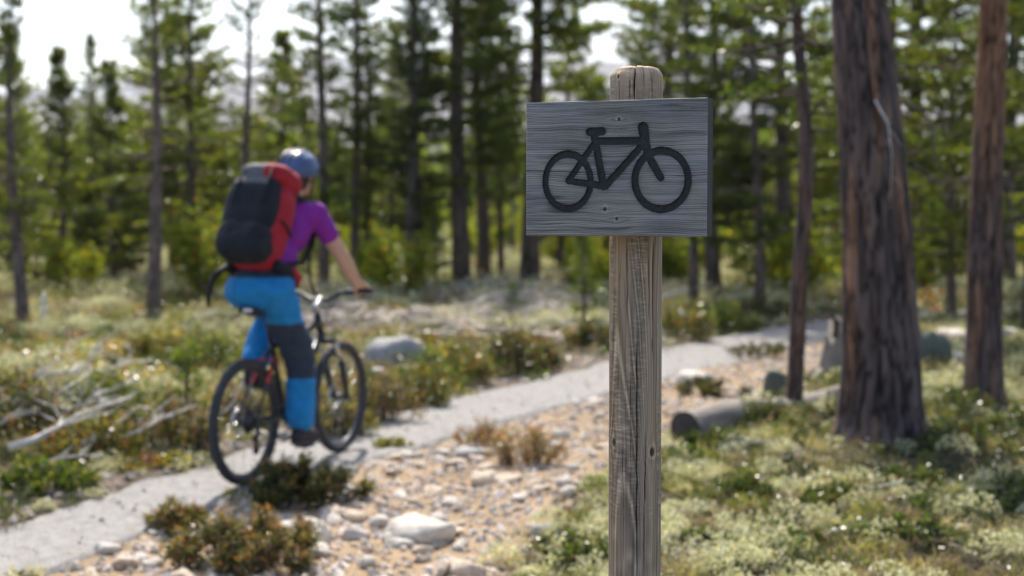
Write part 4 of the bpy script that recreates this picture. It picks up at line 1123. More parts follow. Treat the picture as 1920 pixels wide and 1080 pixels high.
# ------------------------------------------------------------------ dead wood
def dead_branch_mesh(seed, L=1.0, r0=.02):
    rd2 = random.Random(seed); mb = MB()
    def grow(p, d, length, r, lvl):
        pts = [p]; n = 5
        for i in range(n):
            d = (d + Vector((rd2.uniform(-.35, .35), rd2.uniform(-.35, .35), rd2.uniform(-.12, .16)))).normalized()
            q = pts[-1] + d * length / n; q.z = max(q.z, 0.01); pts.append(q)
        mb.tube(pts, [r * (1 - .8 * i / n) for i in range(n + 1)], 6 if lvl == 0 else 4)
        if lvl < 2:
            for _ in range(4 if lvl == 0 else 2):
                i = rd2.randint(1, n - 1); a = rd2.choice((-1, 1)) * rd2.uniform(.5, 1.1)
                dd = Vector((d.x * math.cos(a) - d.y * math.sin(a), d.x * math.sin(a) + d.y * math.cos(a), rd2.uniform(-.1, .5)))
                grow(pts[i], dd.normalized(), length * rd2.uniform(.35, .6), r * .5, lvl + 1)
    grow(Vector((-L / 2, 0, .04)), Vector((1, 0, .06)), L, r0 * L, 0)
    return mb.mesh('dead_branch', M['deadwood'])
DB = [dead_branch_mesh(700 + i, 1.0, .023) for i in range(6)]; DBF = [dead_branch_mesh(710 + i, 1.0, .009) for i in range(4)]
DLB = 'bleached dead branch lying on the heath beyond the gravel path'; DGR = 'dead branches on the heath'
for i, (px, py, wp, a) in enumerate([(120, 740, 180, .2), (210, 755, 150, -.5), (60, 840, 220, .7), (190, 840, 230, -.2), (130, 880, 260, .9), (250, 870, 200, .5), (230, 720, 120, 1.2), (300, 790, 140, -.6), (80, 700, 130, .1), (400, 850, 150, .4), (30, 790, 160, -.4),
        (150, 800, 140, .5), (690, 575, 150, .3), (760, 560, 140, -.2), (850, 560, 180, .1), (900, 555, 160, .5), (960, 565, 170, -.1), (1010, 580, 170, .2), (820, 585, 150, .7), (930, 600, 180, -.3), (1040, 610, 170, .15), (1000, 640, 150, .6), (880, 620, 150, -.5), (1250, 585, 160, .2), (1300, 575, 150, -.3), (1400, 575, 160, .4), (560, 600, 150, .2), (400, 620, 140, -.4), (110, 765, 90, -.9), (215, 790, 80, 1.4), (240, 740, 70, -.9), (95, 820, 90, 1.5), (170, 700, 90, .6), (330, 740, 80, -.3), (20, 860, 120, .4), (350, 830, 90, 1.0), (140, 910, 110, .2), (270, 820, 100, -1.1)]):
    p = gnd(px, py); s = wp * p.y / 2667 * .95; o = link('dead_branch', DB[i % 6] if p.y < 15 else DBF[i % 4]); o.location = (p.x, p.y, h1(p.x, p.y) + .09); o.scale = (s, s, s * 1.2 + .15); o.rotation_euler = (0, 0, a); tag(o, DLB, 'branch', DGR)
RDL = 'thin white dead twig among the lichen'; RDG = 'dead twigs among the lichen'
for i, (px, py, wp, a) in enumerate([(1890, 920, 110, .8), (1660, 980, 120, .2), (1420, 870, 130, -.1), (1300, 985, 110, .1), (1280, 1055, 120, -.2), (1560, 1050, 90, 1.1), (1820, 1010, 120, -.5), (1500, 900, 100, .5)]):
    p = gnd(px, py); s = wp * p.y / 2667; o = link('dead_twig', DBF[(i + 2) % 4]); o.location = (p.x, p.y, h1(p.x, p.y) + .05); o.scale = (s, s, s); o.rotation_euler = (0, 0, a); tag(o, RDL, 'twig', RDG)

def brushwood():
    rs = np.random.default_rng(55); n = 7500
    y = rs.uniform(15.5, 28, n); x = rs.uniform(-.16, .12, n) * y
    f = fbm(x * .8, y * .8, seed=57, o=3); g, d, v, u, hw, xb = zones(x, y)
    k = (f > .47) & (u < -hw - .2); x, y = x[k], y[k]; n = len(x)
    P_ = np.stack([x, y, H(x, y) + rs.uniform(.02, .22, n)], 1); a = rs.uniform(0, 6.28, n)
    D_ = np.stack([np.cos(a), np.sin(a), rs.normal(0, .25, n)], 1); D_ /= np.linalg.norm(D_, axis=1, keepdims=True)
    L = rs.uniform(.1, .45, n)[:, None]; W = rs.uniform(.004, .013, n)[:, None]
    sd_ = np.stack([-np.sin(a), np.cos(a), 0 * a], 1); up_ = np.cross(D_, sd_)
    A, B = P_ - D_ * L / 2, P_ + D_ * L / 2; vs = []
    for q in range(3):
        o_ = sd_ * math.cos(q * 2.094) + up_ * math.sin(q * 2.094); vs += [A + o_ * W, B + o_ * W * .5]
    V = np.stack(vs, 1).reshape(-1, 3); F = (np.array([[0, 2, 3], [0, 3, 1], [2, 4, 5], [2, 5, 3], [4, 0, 1], [4, 1, 5], [0, 4, 2], [1, 3, 5]])[None] + 6 * np.arange(n)[:, None, None]).reshape(-1, 3)
    C = np.array([.5, .42, .37]) * rs.uniform(.45, 1.35, (n, 1))
    o = link('brushwood', np_mesh('brushwood', V, F, attr_mat('bleached_brushwood', .6, .4), colr=np.repeat(np.minimum(C, .75), 6, 0)))
    tag(o, 'pale pinkish litter of broken twigs in front of the dark grove', 'brushwood', kind='stuff')
brushwood()

# fallen log
def fallen_log():
    a = gnd(1284, 843); b_ = gnd(1590, 772); r = .12
    d = (b_ - a); L = d.length; ang = math.atan2(d.y, d.x)
    e = empty('fallen_log', (a.x, a.y, h1(a.x, a.y)), ang); tag(e, 'old fallen log with dark sawn end lying at the soil edge', 'log')
    n, k = 60, 28; V = []; F = []
    for i in range(n + 1):
        t_ = i / n; x = t_ * L; rr = r * (1 - .35 * t_)
        for j in range(k):
            th = 2 * math.pi * j / k
            q = rr * (1 + .16 * (float(fbm(np.array([math.cos(th) * 1.5]), np.array([math.sin(th) * 1.5]), np.array([x * 2.2]), seed=88)[0]) - .5) * 2)
            V.append((x, q * math.cos(th), r * 1.0 + .02 * math.sin(x * 3) + q * math.sin(th)))
    for i in range(n):
        for j in range(k): F.append((i * k + j, (i + 1) * k + j, (i + 1) * k + (j + 1) % k, i * k + (j + 1) % k))
    MB().add(V, F).build('log_body', M['log'], e)
    ev = [V[j] for j in range(k)]; c = (-.012, 0, r * 1.0)
    ring2 = [(-.008 + rd.uniform(-.008, .006), p[1] * .6, r + (p[2] - r) * .6) for p in ev]
    VV = ev + ring2 + [c]; FF = [(j, (j + 1) % k, k + (j + 1) % k, k + j) for j in range(k)] + [(k + j, k + (j + 1) % k, 2 * k) for j in range(k)]
    MB().add(VV, FF).build('sawn_end', M['log_end'], e)
    mb = MB()
    for x, s in ((.5, 1), (1.1, -1)): MB().tube([(x, s * .04, r * 1.2), (x + .05, s * .1, r * 2.0)], [.016, .007], 6).build('branch_stub', M['log'], e)
fallen_log()

# grey stump
def stump():
    p = gnd(1553, 712); e = empty('tree_stump', (p.x, p.y, h1(p.x, p.y))); tag(e, 'weathered grey tree stump with jagged top beside the thick old pine', 'stump')
    n, k = 26, 40; V = []; F = []
    for i in range(n + 1):
        for j in range(k):
            th = 2 * math.pi * j / k; f = i / n
            jag = .40 + .2 * float(vn(np.array([math.cos(th) * 3]), np.array([math.sin(th) * 3]), seed=97)[0]) + .12 * math.cos(th - .6)
            r = .12 * (1 + .75 * math.exp(-f * 4)) * (1 + .25 * (float(vn(np.array([math.cos(th) * 4]), np.array([math.sin(th) * 4]), np.array([f * .8]), seed=98)[0]) - .5)) * (1 - .25 * f)
            V.append((r * math.cos(th) + .06 * f, r * math.sin(th), -.05 + f * jag))
    for i in range(n):
        for j in range(k): F.append((i * k + j, i * k + (j + 1) % k, (i + 1) * k + (j + 1) % k, (i + 1) * k + j))
    c = len(V); V.append((.05, 0, .3))
    for j in range(k): F.append((n * k + j, n * k + (j + 1) % k, c))
    MB().add(V, F).build('stump_body', M['log'], e)
    mb = MB(); mb.tube([(.06, .02, .4), (.08, 0, .52), (.03, -.02, .6), (-.05, -.02, .62)], [.035, .028, .022, .008], 7)
    mb.build('splinter', M['bark_dark'], e)
    mb = MB()
    for a in (.4, 2.2, 3.9, 5.3): mb.tube([(.1 * math.cos(a), .1 * math.sin(a), .08), (.24 * math.cos(a), .24 * math.sin(a), .02), (.36 * math.cos(a + .2), .36 * math.sin(a + .2), -.04)], [.05, .035, .012], 7)
    mb.build('root', M['log'], e)
stump()

# white marker stake
p = gnd(83, 624); e = empty('marker_stake', (p.x, p.y, h1(p.x, p.y))); tag(e, 'short white marker stake standing beside the small pointed pine', 'stake')
MB().tube([(0, 0, -.1), (0, 0, .42), (.002, 0, .46), (.002, 0, .475)], [.026, .025, .024, .012], 12).build('stake_body', plain('white_painted_wood', (.7, .7, .68), .6, .15, 20), e)
MB().tube([(0, 0, .33), (0, 0, .37)], [.0268, .0266], 12, caps=False).build('band', plain('faded_band', (.45, .5, .55), .6, .15, 20), e)
# pale stake behind the slender pine
p = gnd(1485, 572); e = empty('marker_stake', (p.x, p.y, h1(p.x, p.y))); tag(e, 'pale wooden stake just behind the slender crooked pine', 'stake')
MB().tube([(0, 0, -.1), (0, 0, .40), (.002, 0, .44), (.002, 0, .455)], [.04, .039, .037, .02], 12).build('stake_body', plain('bleached_stake_wood', (.5, .47, .43), .7, .2, 20), e)
MB().tube([(0, 0, .3), (0, 0, .34)], [.0408, .0406], 12, caps=False).build('band', plain('grey_band', (.3, .3, .31), .6, .15, 20), e)
# ------------------------------------------------------------------ cyclist: bicycle, person, backpack
rear = gnd(461, 913)
BYAW = math.radians(90 - 20.5)
BZ = h1(rear.x + .2, rear.y + .5) + 0.015
M['frame'] = plain('black_frame_paint', (.018, .018, .02), .35, .2, 10, 0)
M['rubber'] = plain('tyre_rubber', (.028, .03, .034), .8, .3, 60, .4, .003)
M['alloy'] = plain('brushed_alloy', (.5, .5, .5), .3, .1, 40, 0, metal=1.0)
M['dmetal'] = plain('dark_metal', (.06, .06, .065), .4, .2, 40, 0, metal=.8)
M['redpaint'] = plain('red_frame_paint', (.45, .02, .02), .4, .1, 10, 0)
M['blackplastic'] = plain('black_plastic', (.02, .02, .022), .5, .2, 60, .1)
M['white_mark'] = plain('pale_saddle_mark', (.7, .7, .72), .5, .05, 10, 0)
bike = empty('bicycle', (rear.x, rear.y, BZ), BYAW)
tag(bike, 'black mountain bike with knobbly tyres ridden along the gravel path', 'bicycle')
WR = .362
def wheel(cx, rearw):
    circ = lambda r, y, n: [(cx + r * math.cos(2 * math.pi * i / n), y, WR + r * math.sin(2 * math.pi * i / n)) for i in range(n)]
    rim = MB().tube(circ(WR - .052, 0, 64), .0125, 8, closed=True).build('wheel', M['dmetal'], bike)
    mb = MB().tube(circ(WR - .027, 0, 72), .028, 12, closed=True)
    for i in range(72):
        a = 2 * math.pi * i / 72
        rv, tv = Vector((math.cos(a), 0, math.sin(a))), Vector((-math.sin(a), 0, math.cos(a)))
        for y_, tl_ in (((-.008, .9), (.008, .9)) if i % 2 else ((-.02, .55), (.02, .55))):
            mb.box(Vector((cx, y_, WR)) + rv * (WR - .003 - (0 if i % 2 else .007)), tv * .007, Vector((0, .005, 0)), rv * .004)
    mb.build('tyre', M['rubber'], rim)
    mb = MB()
    for i in range(28):
        a = 2 * math.pi * i / 28; b2 = a + (.55 if i % 4 < 2 else -.55); s = 1 if i % 2 else -1
        mb.tube([(cx + .022 * math.cos(b2), s * .028, WR + .022 * math.sin(b2)), (cx + (WR - .06) * math.cos(a), s * .003, WR + (WR - .06) * math.sin(a))], .0011, 4)
    mb.build('spokes', M['alloy'], rim)
    MB().tube([(cx, -.05, WR), (cx, -.03, WR), (cx, -.02, WR), (cx, .02, WR), (cx, .03, WR), (cx, .05, WR)], [.018, .026, .018, .018, .026, .018], 16).build('hub', M['dmetal'], rim)
    mb = MB().tube(circ(.08, .042, 40), .0045, 6, closed=True); mb.tube(circ(.063, .042, 40), .004, 6, closed=True)
    for i in range(6):
        a = i * math.pi / 3; mb.tube([(cx + .02 * math.cos(a), .042, WR + .02 * math.sin(a)), (cx + .078 * math.cos(a + .4), .042, WR + .078 * math.sin(a + .4))], .004, 4)
    mb.build('brake_disc', M['alloy'], rim)
    if rearw:
        mb = MB()
        for i in range(9):
            y_ = -.024 - i * .0036; r = .068 - i * .0055
            mb.tube([(cx, y_, WR), (cx, y_ - .0022, WR)], [r, r], 32)
        mb.build('cassette', M['dmetal'], rim)
wheel(0, True); FX = 1.17; wheel(FX, False)
BB = Vector((.44, 0, .335))
fr = MB()
fr.tube([BB, (.305, 0, .79)], [.02, .018], 14); fr.tube([(.312, 0, .765), (.6, 0, .80), (.885, 0, .872)], [.018, .02, .022], 14)
fr.tube([BB, (.6, 0, .47), (.918, 0, .795)], [.024, .027, .024], 14); fr.tube([(.93, 0, .765), (.87, 0, .915)], .024, 16)
fr.tube([(.44, -.04, .335), (.44, .04, .335)], .026, 16)
for s in (-1, 1):
    fr.tube([(.41, s * .03, .335), (.3, s * .055, .34), (0, s * .066, WR)], [.014, .012, .01], 10)
    fr.tube([(.31, s * .012, .75), (.2, s * .05, .61), (0, s * .066, WR)], [.011, .01, .009], 10)
frame = fr.build('frame', M['frame'], bike)
mb = MB()
for s in (-1, 1):
    mb.tube([(.235, s * .0385, .655), (.165, s * .0534, .568)], .0115, 10); mb.tube([(.27, s * .0265, .70), (.255, s * .033, .682)], .0118, 10)
mb.tube([(.50, 0, .39), (.545, 0, .43)], .0268, 14)
mb.build('red_accent', M['redpaint'], frame)['kind'] = 'stuff'
fk = MB()
for s in (-1, 1):
    fk.tube([(FX + .0, s * .055, WR - .01), (FX - .035, s * .058, .46), (FX - .09, s * .06, .60)], [.018, .023, .023], 14)
fk.tube([(FX - .105, -.06, .635), (FX - .115, 0, .67), (FX - .105, .06, .635)], .022, 12)
fork = fk.build('fork', M['frame'], bike)
mb = MB()
for s in (-1, 1): mb.tube([(FX - .085, s * .06, .60), (FX - .195, s * .06, .75)], .0165, 12)
mb.build('stanchion', M['alloy'], fork)
mb = MB(); mb.box((.945, 0, .745), (.03, 0, 0), (0, .082, 0), (-.006, 0, .018)); mb.tube([(.945, 0, .745), (.86, 0, .965)], .017, 12); mb.build('fork_crown', M['dmetal'], fork)
stem = MB().tube([(.868, 0, .935), (.85, 0, .985)], .021, 14).tube([(.856, 0, .965), (.90, 0, 1.0)], [.02, .019], 12)
stem.tube([(.905, -.025, 1.005), (.905, .025, 1.005)], .023, 14).build('stem', M['alloy'], bike)
hb = [(.855, -.385, 1.072), (.872, -.25, 1.068), (.89, -.14, 1.05), (.905, -.06, 1.006), (.905, .06, 1.006), (.89, .14, 1.05), (.872, .25, 1.068), (.855, .385, 1.072)]
bar = MB().tube(hb, .0145, 12).build('handlebar', M['dmetal'], bike)
for s in (-1, 1):
    MB().tube([(.872 - .0028, s * .268, 1.0685), (.863, s * .325, 1.0703), (.8545, s * .389, 1.0722)], [.018, .0165, .018], 14).build('grip', M['blackplastic'], bar)
    MB().tube([(.89, s * .215, 1.055), (.925, s * .235, 1.045), (.935, s * .29, 1.035), (.925, s * .345, 1.028)], [.011, .009, .0075, .006], 8).tube([(.882, s * .2, 1.06), (.882, s * .235, 1.064)], .02, 12).build('brake_lever', M['blackplastic'], bar)
mb = MB()
mb.tube([(.90, -.21, 1.05), (.98, -.12, 1.05), (1.0, -.02, .95), (.97, .02, .8), (.93, .045, .6)], .0028, 6)
mb.tube([(.90, .21, 1.05), (.99, .1, 1.06), (.98, .0, .95), (.93, -.03, .82), (.7, -.03, .6)], .0028, 6)
mb.build('brake_cable', M['blackplastic'], bike)
MB().tube([(.312, 0, .765), (.235, 0, .97)], .0145, 14).build('seat_post', M['dmetal'], bike)
V = []; F = []; n, k = 22, 16                                          # saddle lofted from narrow nose to wide tail
for i in range(n + 1):
    f = i / n; x = .32 - f * .285; wd = .018 + .055 * sstep(.35, .95, f) - .02 * sstep(.94, 1, f); z = .992 + .014 * float(sstep(.6, 1, f)) - .008 * math.sin(f * 3.1)
    for j in range(k):
        a = 2 * math.pi * j / k; V.append((x, wd * math.cos(a), z + (.014 if math.sin(a) > 0 else .03) * math.sin(a) * (1 if 0 < i < n else .5)))
for i in range(n):
    for j in range(k): F.append((i * k + j, i * k + (j + 1) % k, (i + 1) * k + (j + 1) % k, (i + 1) * k + j))
F += [tuple(range(k)), tuple(reversed(range(n * k, n * k + k)))]
sad = MB().add(V, F).build('saddle', M['blackplastic'], bike)
mb = MB()
for s in (-1, 1): mb.tube([(.30, s * .012, .975), (.25, s * .022, .962), (.15, s * .022, .965), (.08, s * .03, .98)], .0035, 6)
mb.build('saddle_rail', M['alloy'], sad)
MB().sell((.031, -.005, 1.0), (.003, 0, 0), (0, .03, 0), (0, 0, .009), .4, .4).build('tail_mark', M['white_mark'], sad)
ca = -1.50
for s, a in ((-1, ca), (1, ca + math.pi)):
    tip = BB + Vector((.172 * math.cos(a), s * .072, .172 * math.sin(a)))
    cr = MB().tube([BB + Vector((0, s * .05, 0)), BB + Vector((.08 * math.cos(a), s * .066, .08 * math.sin(a))), tip], [.016, .013, .012], 10).build('crank_arm', M['alloy'], bike)
    mb = MB().tube([tip, tip + Vector((0, s * .1, 0))], .006, 8)
    c = tip + Vector((0, s * .062, 0))
    mb.box(c + Vector((.042, 0, 0)), (.006, 0, 0), (0, .042, 0), (0, 0, .009)); mb.box(c - Vector((.042, 0, 0)), (.006, 0, 0), (0, .042, 0), (0, 0, .009))
    for q in (-.04, .04): mb.box(c + Vector((0, q, 0)), (.045, 0, 0), (0, .005, 0), (0, 0, .008))
    mb.build('pedal', M['dmetal'], cr)
mb = MB()
circ = lambda r, y, n: [(BB.x + r * math.cos(2 * math.pi * i / n), y, BB.z + r * math.sin(2 * math.pi * i / n)) for i in range(n)]
mb.tube(circ(.075, -.048, 40), .005, 6, closed=True); mb.tube(circ(.055, -.046, 40), .005, 6, closed=True)
for i in range(4): a = i * math.pi / 2 + .3; mb.tube([BB + Vector((0, -.048, 0)), BB + Vector((.074 * math.cos(a), -.048, .074 * math.sin(a)))], .007, 6)
mb.build('chainring', M['dmetal'], bike)
MB().tube([(BB.x, -.048, BB.z + .077), (0, -.044, WR + .05), (-.045, -.044, WR), (0, -.046, WR - .05), (.03, -.046, .27), (.01, -.046, .2), (.04, -.046, .18), (.06, -.046, .2), (BB.x, -.048, BB.z - .077), (BB.x + .077, -.048, BB.z)], .0045, 6, closed=True).build('chain', M['dmetal'], bike)
mb = MB().tube([(0, -.07, WR - .01), (.02, -.075, WR - .07), (.015, -.06, .25), (.045, -.055, .18)], [.012, .015, .01, .008], 8)
for c in ((.03, -.046, .26), (.04, -.046, .19)): mb.tube([Vector(c) - Vector((0, .006, 0)), Vector(c) + Vector((0, .006, 0))], .022, 14)
mb.build('derailleur', M['blackplastic'], bike)

# --- person
def cloth(name, c, var=.15, fol=.35):
    m, t, b, o = new_mat(name); v = coords(t)
    f = noise_node(t, 18, 5, .6, v, .5)
    t.links.new(ramp(t, f, [(.3, tuple(x * (1 - var) for x in c)), (.7, tuple(min(1, x * (1 + var)) for x in c))]), b.inputs['Base Color'])
    b.inputs['Roughness'].default_value = .75; b.inputs['Specular IOR Level'].default_value = .25
    b.inputs['Sheen Weight'].default_value = .02
    bump(t, f, fol, .012, b); return m
M['skin'] = plain('skin', (.5, .29, .2), .5, .06, 25, .05, .002)
M['hair'] = plain('dark_hair', (.03, .02, .014), .5, .3, 200, .5, .003, stretch=(1, 1, .2))
M['purple'] = cloth('purple_jersey', (.2, .018, .25)); M['blue'] = cloth('blue_trousers', (.009, .175, .43)); M['navy'] = cloth('navy_panel', (.022, .036, .06))
M['shoe'] = cloth('dark_shoe', (.03, .025, .03)); M['magenta'] = cloth('magenta_trim', (.35, .02, .16))
M['sole'] = plain('shoe_sole', (.05, .05, .05), .8, .2, 50, .2)
R_ = {}; J = {}
hipz = 1.10
for s, nm in ((-1, 'r'), (1, 'l')):
    J['hip' + nm] = Vector((.185, s * .095, hipz)); J['sh' + nm] = Vector((.535, s * .175, 1.545)); J['el' + nm] = Vector((.665, s * .275, 1.305)); J['wr' + nm] = Vector((.805, s * .318, 1.118))
J['kr'] = Vector((.42, -.125, .70)); J['ar'] = Vector((.405, -.135, .265)); J['kl'] = Vector((.63, .185, .955)); J['al'] = Vector((.355, .16, .62))
bd = MB()
bd.sell((.18, 0, 1.11), (.1, 0, .03), (0, .14, 0), (-.03, 0, .1)); bd.sell((.29, 0, 1.29), (.085, 0, -.06), (0, .115, 0), (.09, 0, .13)); bd.sell((.435, 0, 1.45), (.1, 0, -.08), (0, .165, 0), (.11, 0, .15))
bd.chain([((.5, 0, 1.55), .07), ((.56, 0, 1.64), .055), ((.60, 0, 1.72), .056)])
for nm, s in (('r', -1), ('l', 1)):
    bd.chain([((.47, s * .08, 1.53), .08), (J['sh' + nm], .062), (J['sh' + nm].lerp(J['el' + nm], .55), .054), (J['el' + nm], .046)]); bd.chain([(J['el' + nm], .046), (J['el' + nm].lerp(J['wr' + nm], .35), .047), (J['wr' + nm], .031)])
    bd.chain([(J['hip' + nm], .1), (J['hip' + nm].lerp(J['k' + nm], .5), .075), (J['k' + nm], .055), (J['k' + nm].lerp(J['a' + nm], .35), .056), (J['a' + nm], .036)])
# head and face
hc = Vector((.64, -.01, 1.785))
bd.sell(hc, (.098, 0, -.01), (0, .076, 0), (.012, 0, .118)); bd.sell(hc + Vector((.045, 0, -.06)), (.058, 0, 0), (0, .054, 0), (0, 0, .062))
bd.capsule(hc + Vector((.095, 0, .005)), hc + Vector((.118, 0, -.025)), .01, .014); bd.capsule(hc + Vector((.085, -.018, -.06)), hc + Vector((.085, .018, -.06)), .012, .012); bd.capsule(hc + Vector((.082, -.01, -.1)), hc + Vector((.082, .01, -.1)), .02, .02)
for s in (-1, 1):
    bd.sell(hc + Vector((-.005, s * .078, -.015)), (.02, 0, .004), (0, .009, 0), (0, 0, .031)); bd.sell(hc + Vector((.086, s * .031, .008)), (.012, 0, 0), (0, .017, 0), (0, 0, .01))
# hands closed on the grips: palm, four fingers over the bar, thumb below
for nm, s in (('r', -1), ('l', 1)):
    g0 = Vector((.862, s * .328, 1.071)); wr = J['wr' + nm]
    bd.sell(wr.lerp(g0, .55) + Vector((0, 0, .016)), (.045, 0, -.022), (0, .04, 0), (.007, 0, .015)); bd.capsule(wr, wr.lerp(g0, .5) + Vector((0, 0, .014)), .027, .022)
    for q, (oy, ln) in enumerate(((-.034, .9), (-.0115, 1.0), (.0115, .96), (.034, .82))):
        yb = g0.y + oy * -s * -1; r_ = .0092 if q < 3 else .0082
        p0 = Vector((g0.x - .012, yb, g0.z + .030)); p1 = Vector((g0.x + .016 * ln + .008, yb, g0.z + .024)); p2 = Vector((g0.x + .028 * ln, yb, g0.z - .006)); p3 = Vector((g0.x + .012 * ln, yb, g0.z - .026))
        bd.chain([(p0, r_ * 1.1), (p1, r_), (p2, r_ * .95), (p3, r_ * .85)], 10)
    bd.chain([(wr.lerp(g0, .45) + Vector((.0, -s * .03, .0)), .013), ((g0.x - .012, g0.y - s * .05, g0.z - .012), .011), ((g0.x + .012, g0.y - s * .052, g0.z - .027), .009)], 10)
# feet inside the shoes
for nm, s, heel, toe in (('r', -1, Vector((.35, -.135, .225)), Vector((.56, -.145, .212))), ('l', 1, Vector((.31, .155, .565)), Vector((.525, .15, .548)))):
    bd.chain([(J['a' + nm], .036), (heel, .03)]); bd.chain([(J['a' + nm], .034), (heel.lerp(toe, .6), .026), (toe, .018)])
person = remesh(bd, 'person', M['skin'], .0065, None, 3, .5)
person.location = bike.location; person.rotation_euler = bike.rotation_euler
tag(person, 'cyclist in purple shirt, blue trousers and helmet riding away seated on the mountain bike', 'person')
sh = MB()
sh.sell((.29, 0, 1.27), (.128, 0, -.09), (0, .162, 0), (.11, 0, .16)); sh.sell((.43, 0, 1.455), (.118, 0, -.095), (0, .188, 0), (.115, 0, .155)); sh.chain([((.49, 0, 1.54), .09), ((.545, 0, 1.615), .068)])
for nm, s in (('r', -1), ('l', 1)): sh.chain([((.46, s * .08, 1.525), .095), (J['sh' + nm], .078), (J['sh' + nm].lerp(J['el' + nm], .5), .066)])
remesh(sh, 'shirt', M['purple'], .011, person, 4, .5, .016, 14)
tr = MB()
tr.sell((.175, 0, 1.12), (.155, 0, .035), (0, .19, 0), (-.03, 0, .135)); tr.sell((.235, 0, 1.21), (.125, 0, -.08), (0, .158, 0), (.05, 0, .075))
for nm, s in (('r', -1), ('l', 1)):
    tr.chain([(J['hip' + nm] + Vector((-.01, 0, .01)), .118), (J['hip' + nm].lerp(J['k' + nm], .45), .104), (J['k' + nm], .09), (J['k' + nm].lerp(J['a' + nm], .4), .09), (J['k' + nm].lerp(J['a' + nm], .84), .084)], 18)
def tro(ce):
    x, y, z = ce[:, 0], ce[:, 1], ce[:, 2]
    ax = np.interp(z, [.26, .70, 1.1], [.405, .42, .19])
    dark = (y < -.01) & (z > .575) & (z < .91) & (x < ax + .045) & (x < .56)
    dark |= (y > .01) & (x > .5) & (z > .87) & (z < 1.0) & (x < .62)
    return np.where(dark | (z > 1.185), 1, 0)
remesh(tr, 'trousers', [M['blue'], M['navy']], .01, person, 3, .5, .042, 12, tro)
for nm, s, heel, toe in (('r', -1, Vector((.35, -.135, .225)), Vector((.565, -.145, .212))), ('l', 1, Vector((.31, .155, .565)), Vector((.53, .15, .548)))):
    a = J['a' + nm]; mb = MB(); mb.chain([(a + Vector((0, 0, .03)), .05), (heel + Vector((.01, 0, .0)), .042)]); mb.chain([(a, .048), (heel.lerp(toe, .62), .042), (toe, .034)]); mb.chain([(heel, .04), (heel.lerp(toe, .5), .043)])
    so = remesh(mb, 'shoe', M['shoe'], .009, person, 3)
    up = (toe - heel).normalized(); sv = Vector((0, 1, 0)); nn = up.cross(sv) * -1
    nn = nn if nn.z > 0 else -nn
    MB().sell(heel.lerp(toe, .5) - nn * .034, up * .148, sv * .043, nn * .011, .5, .7).build('sole', M['sole'], so)
    MB().tube([a + Vector((math.cos(q) * .053 + .0, math.sin(q) * .05, .055)) for q in np.linspace(0, 2 * math.pi, 20, endpoint=False)], .012, 8, closed=True).build('cuff', M['magenta'], so)
# hair under the helmet
mb = MB(); mb.sell(hc + Vector((-.028, 0, -.01)), (.082, 0, 0), (0, .08, 0), (0, 0, .1)); mb.sell(hc + Vector((-.075, 0, -.085)), (.03, 0, 0), (0, .045, 0), (0, 0, .055))
remesh(mb, 'hair', M['hair'], .009, person, 2, .5, .008, 40)
# helmet: vented shell
V = []; F = []; n, k = 40, 14
hx = hc + Vector((-.012, 0, .035))
for i in range(k + 1):
    ph = math.pi / 2 * (1 - i / k * 1.12)
    for j in range(n):
        th = 2 * math.pi * j / n
        rib = 1 + .035 * math.cos(7 * math.asin(max(-1, min(1, math.sin(th) * math.cos(ph)))) * 2.0) * math.sin(i / k * math.pi)
        fx = .168 if math.cos(th) < 0 else .15
        low = -.02 * (1 - math.cos(th)) * (i / k) ** 2
        V.append((hx.x + fx * math.cos(th) * math.cos(ph) * rib, hx.y + .12 * math.sin(th) * math.cos(ph) * rib, hx.z + .118 * math.sin(ph) * rib + low))
for i in range(k):
    for j in range(n): F.append((i * n + j, (i + 1) * n + j, (i + 1) * n + (j + 1) % n, i * n + (j + 1) % n))
c = len(V); V.append((hx.x, hx.y, hx.z - .0))
for j in range(n): F.append((k * n + j, c, k * n + (j + 1) % n))
hm = MB().add(V, F).build('helmet', plain('blue_grey_helmet_shell', (.05, .09, .2), .3, .25, 12, 0), person)
mb = MB()
for y_, l in ((-.05, .085), (-.022, .1), (.022, .1), (.05, .085)):
    pts = []
    for q in np.linspace(-1, .9, 9):
        ph = q * 1.15; fx = .168 if q < 0 else .15
        w__ = math.sqrt(max(0, 1 - (y_ / .12) ** 2))
        pts.append((hx.x + fx * math.sin(ph) * w__ * 1.01, y_, hx.z + .118 * math.cos(ph) * w__ * 1.015 + .002 - (.02 * abs(math.sin(ph)) if q < 0 else 0)))
    mb.tube(pts, [.002, .007, .009, .01, .01, .01, .009, .007, .002], 8)
mb.build('vent', M['blackplastic'], hm)
mb = MB()
for s in (-1, 1):
    mb.tube([(hx.x + .03, s * .098, hx.z - .01), (hc.x + .02, s * .09, hc.z - .06), (hc.x + .05, s * .05, hc.z - .125)], .006, 6); mb.tube([(hx.x - .07, s * .085, hx.z - .02), (hc.x + .015, s * .091, hc.z - .05)], .006, 6)
mb.tube([(hc.x + .05, -.05, hc.z - .125), (hc.x + .06, 0, hc.z - .14), (hc.x + .05, .05, hc.z - .125)], .006, 6)
mb.build('chin_strap', M['blackplastic'], hm)

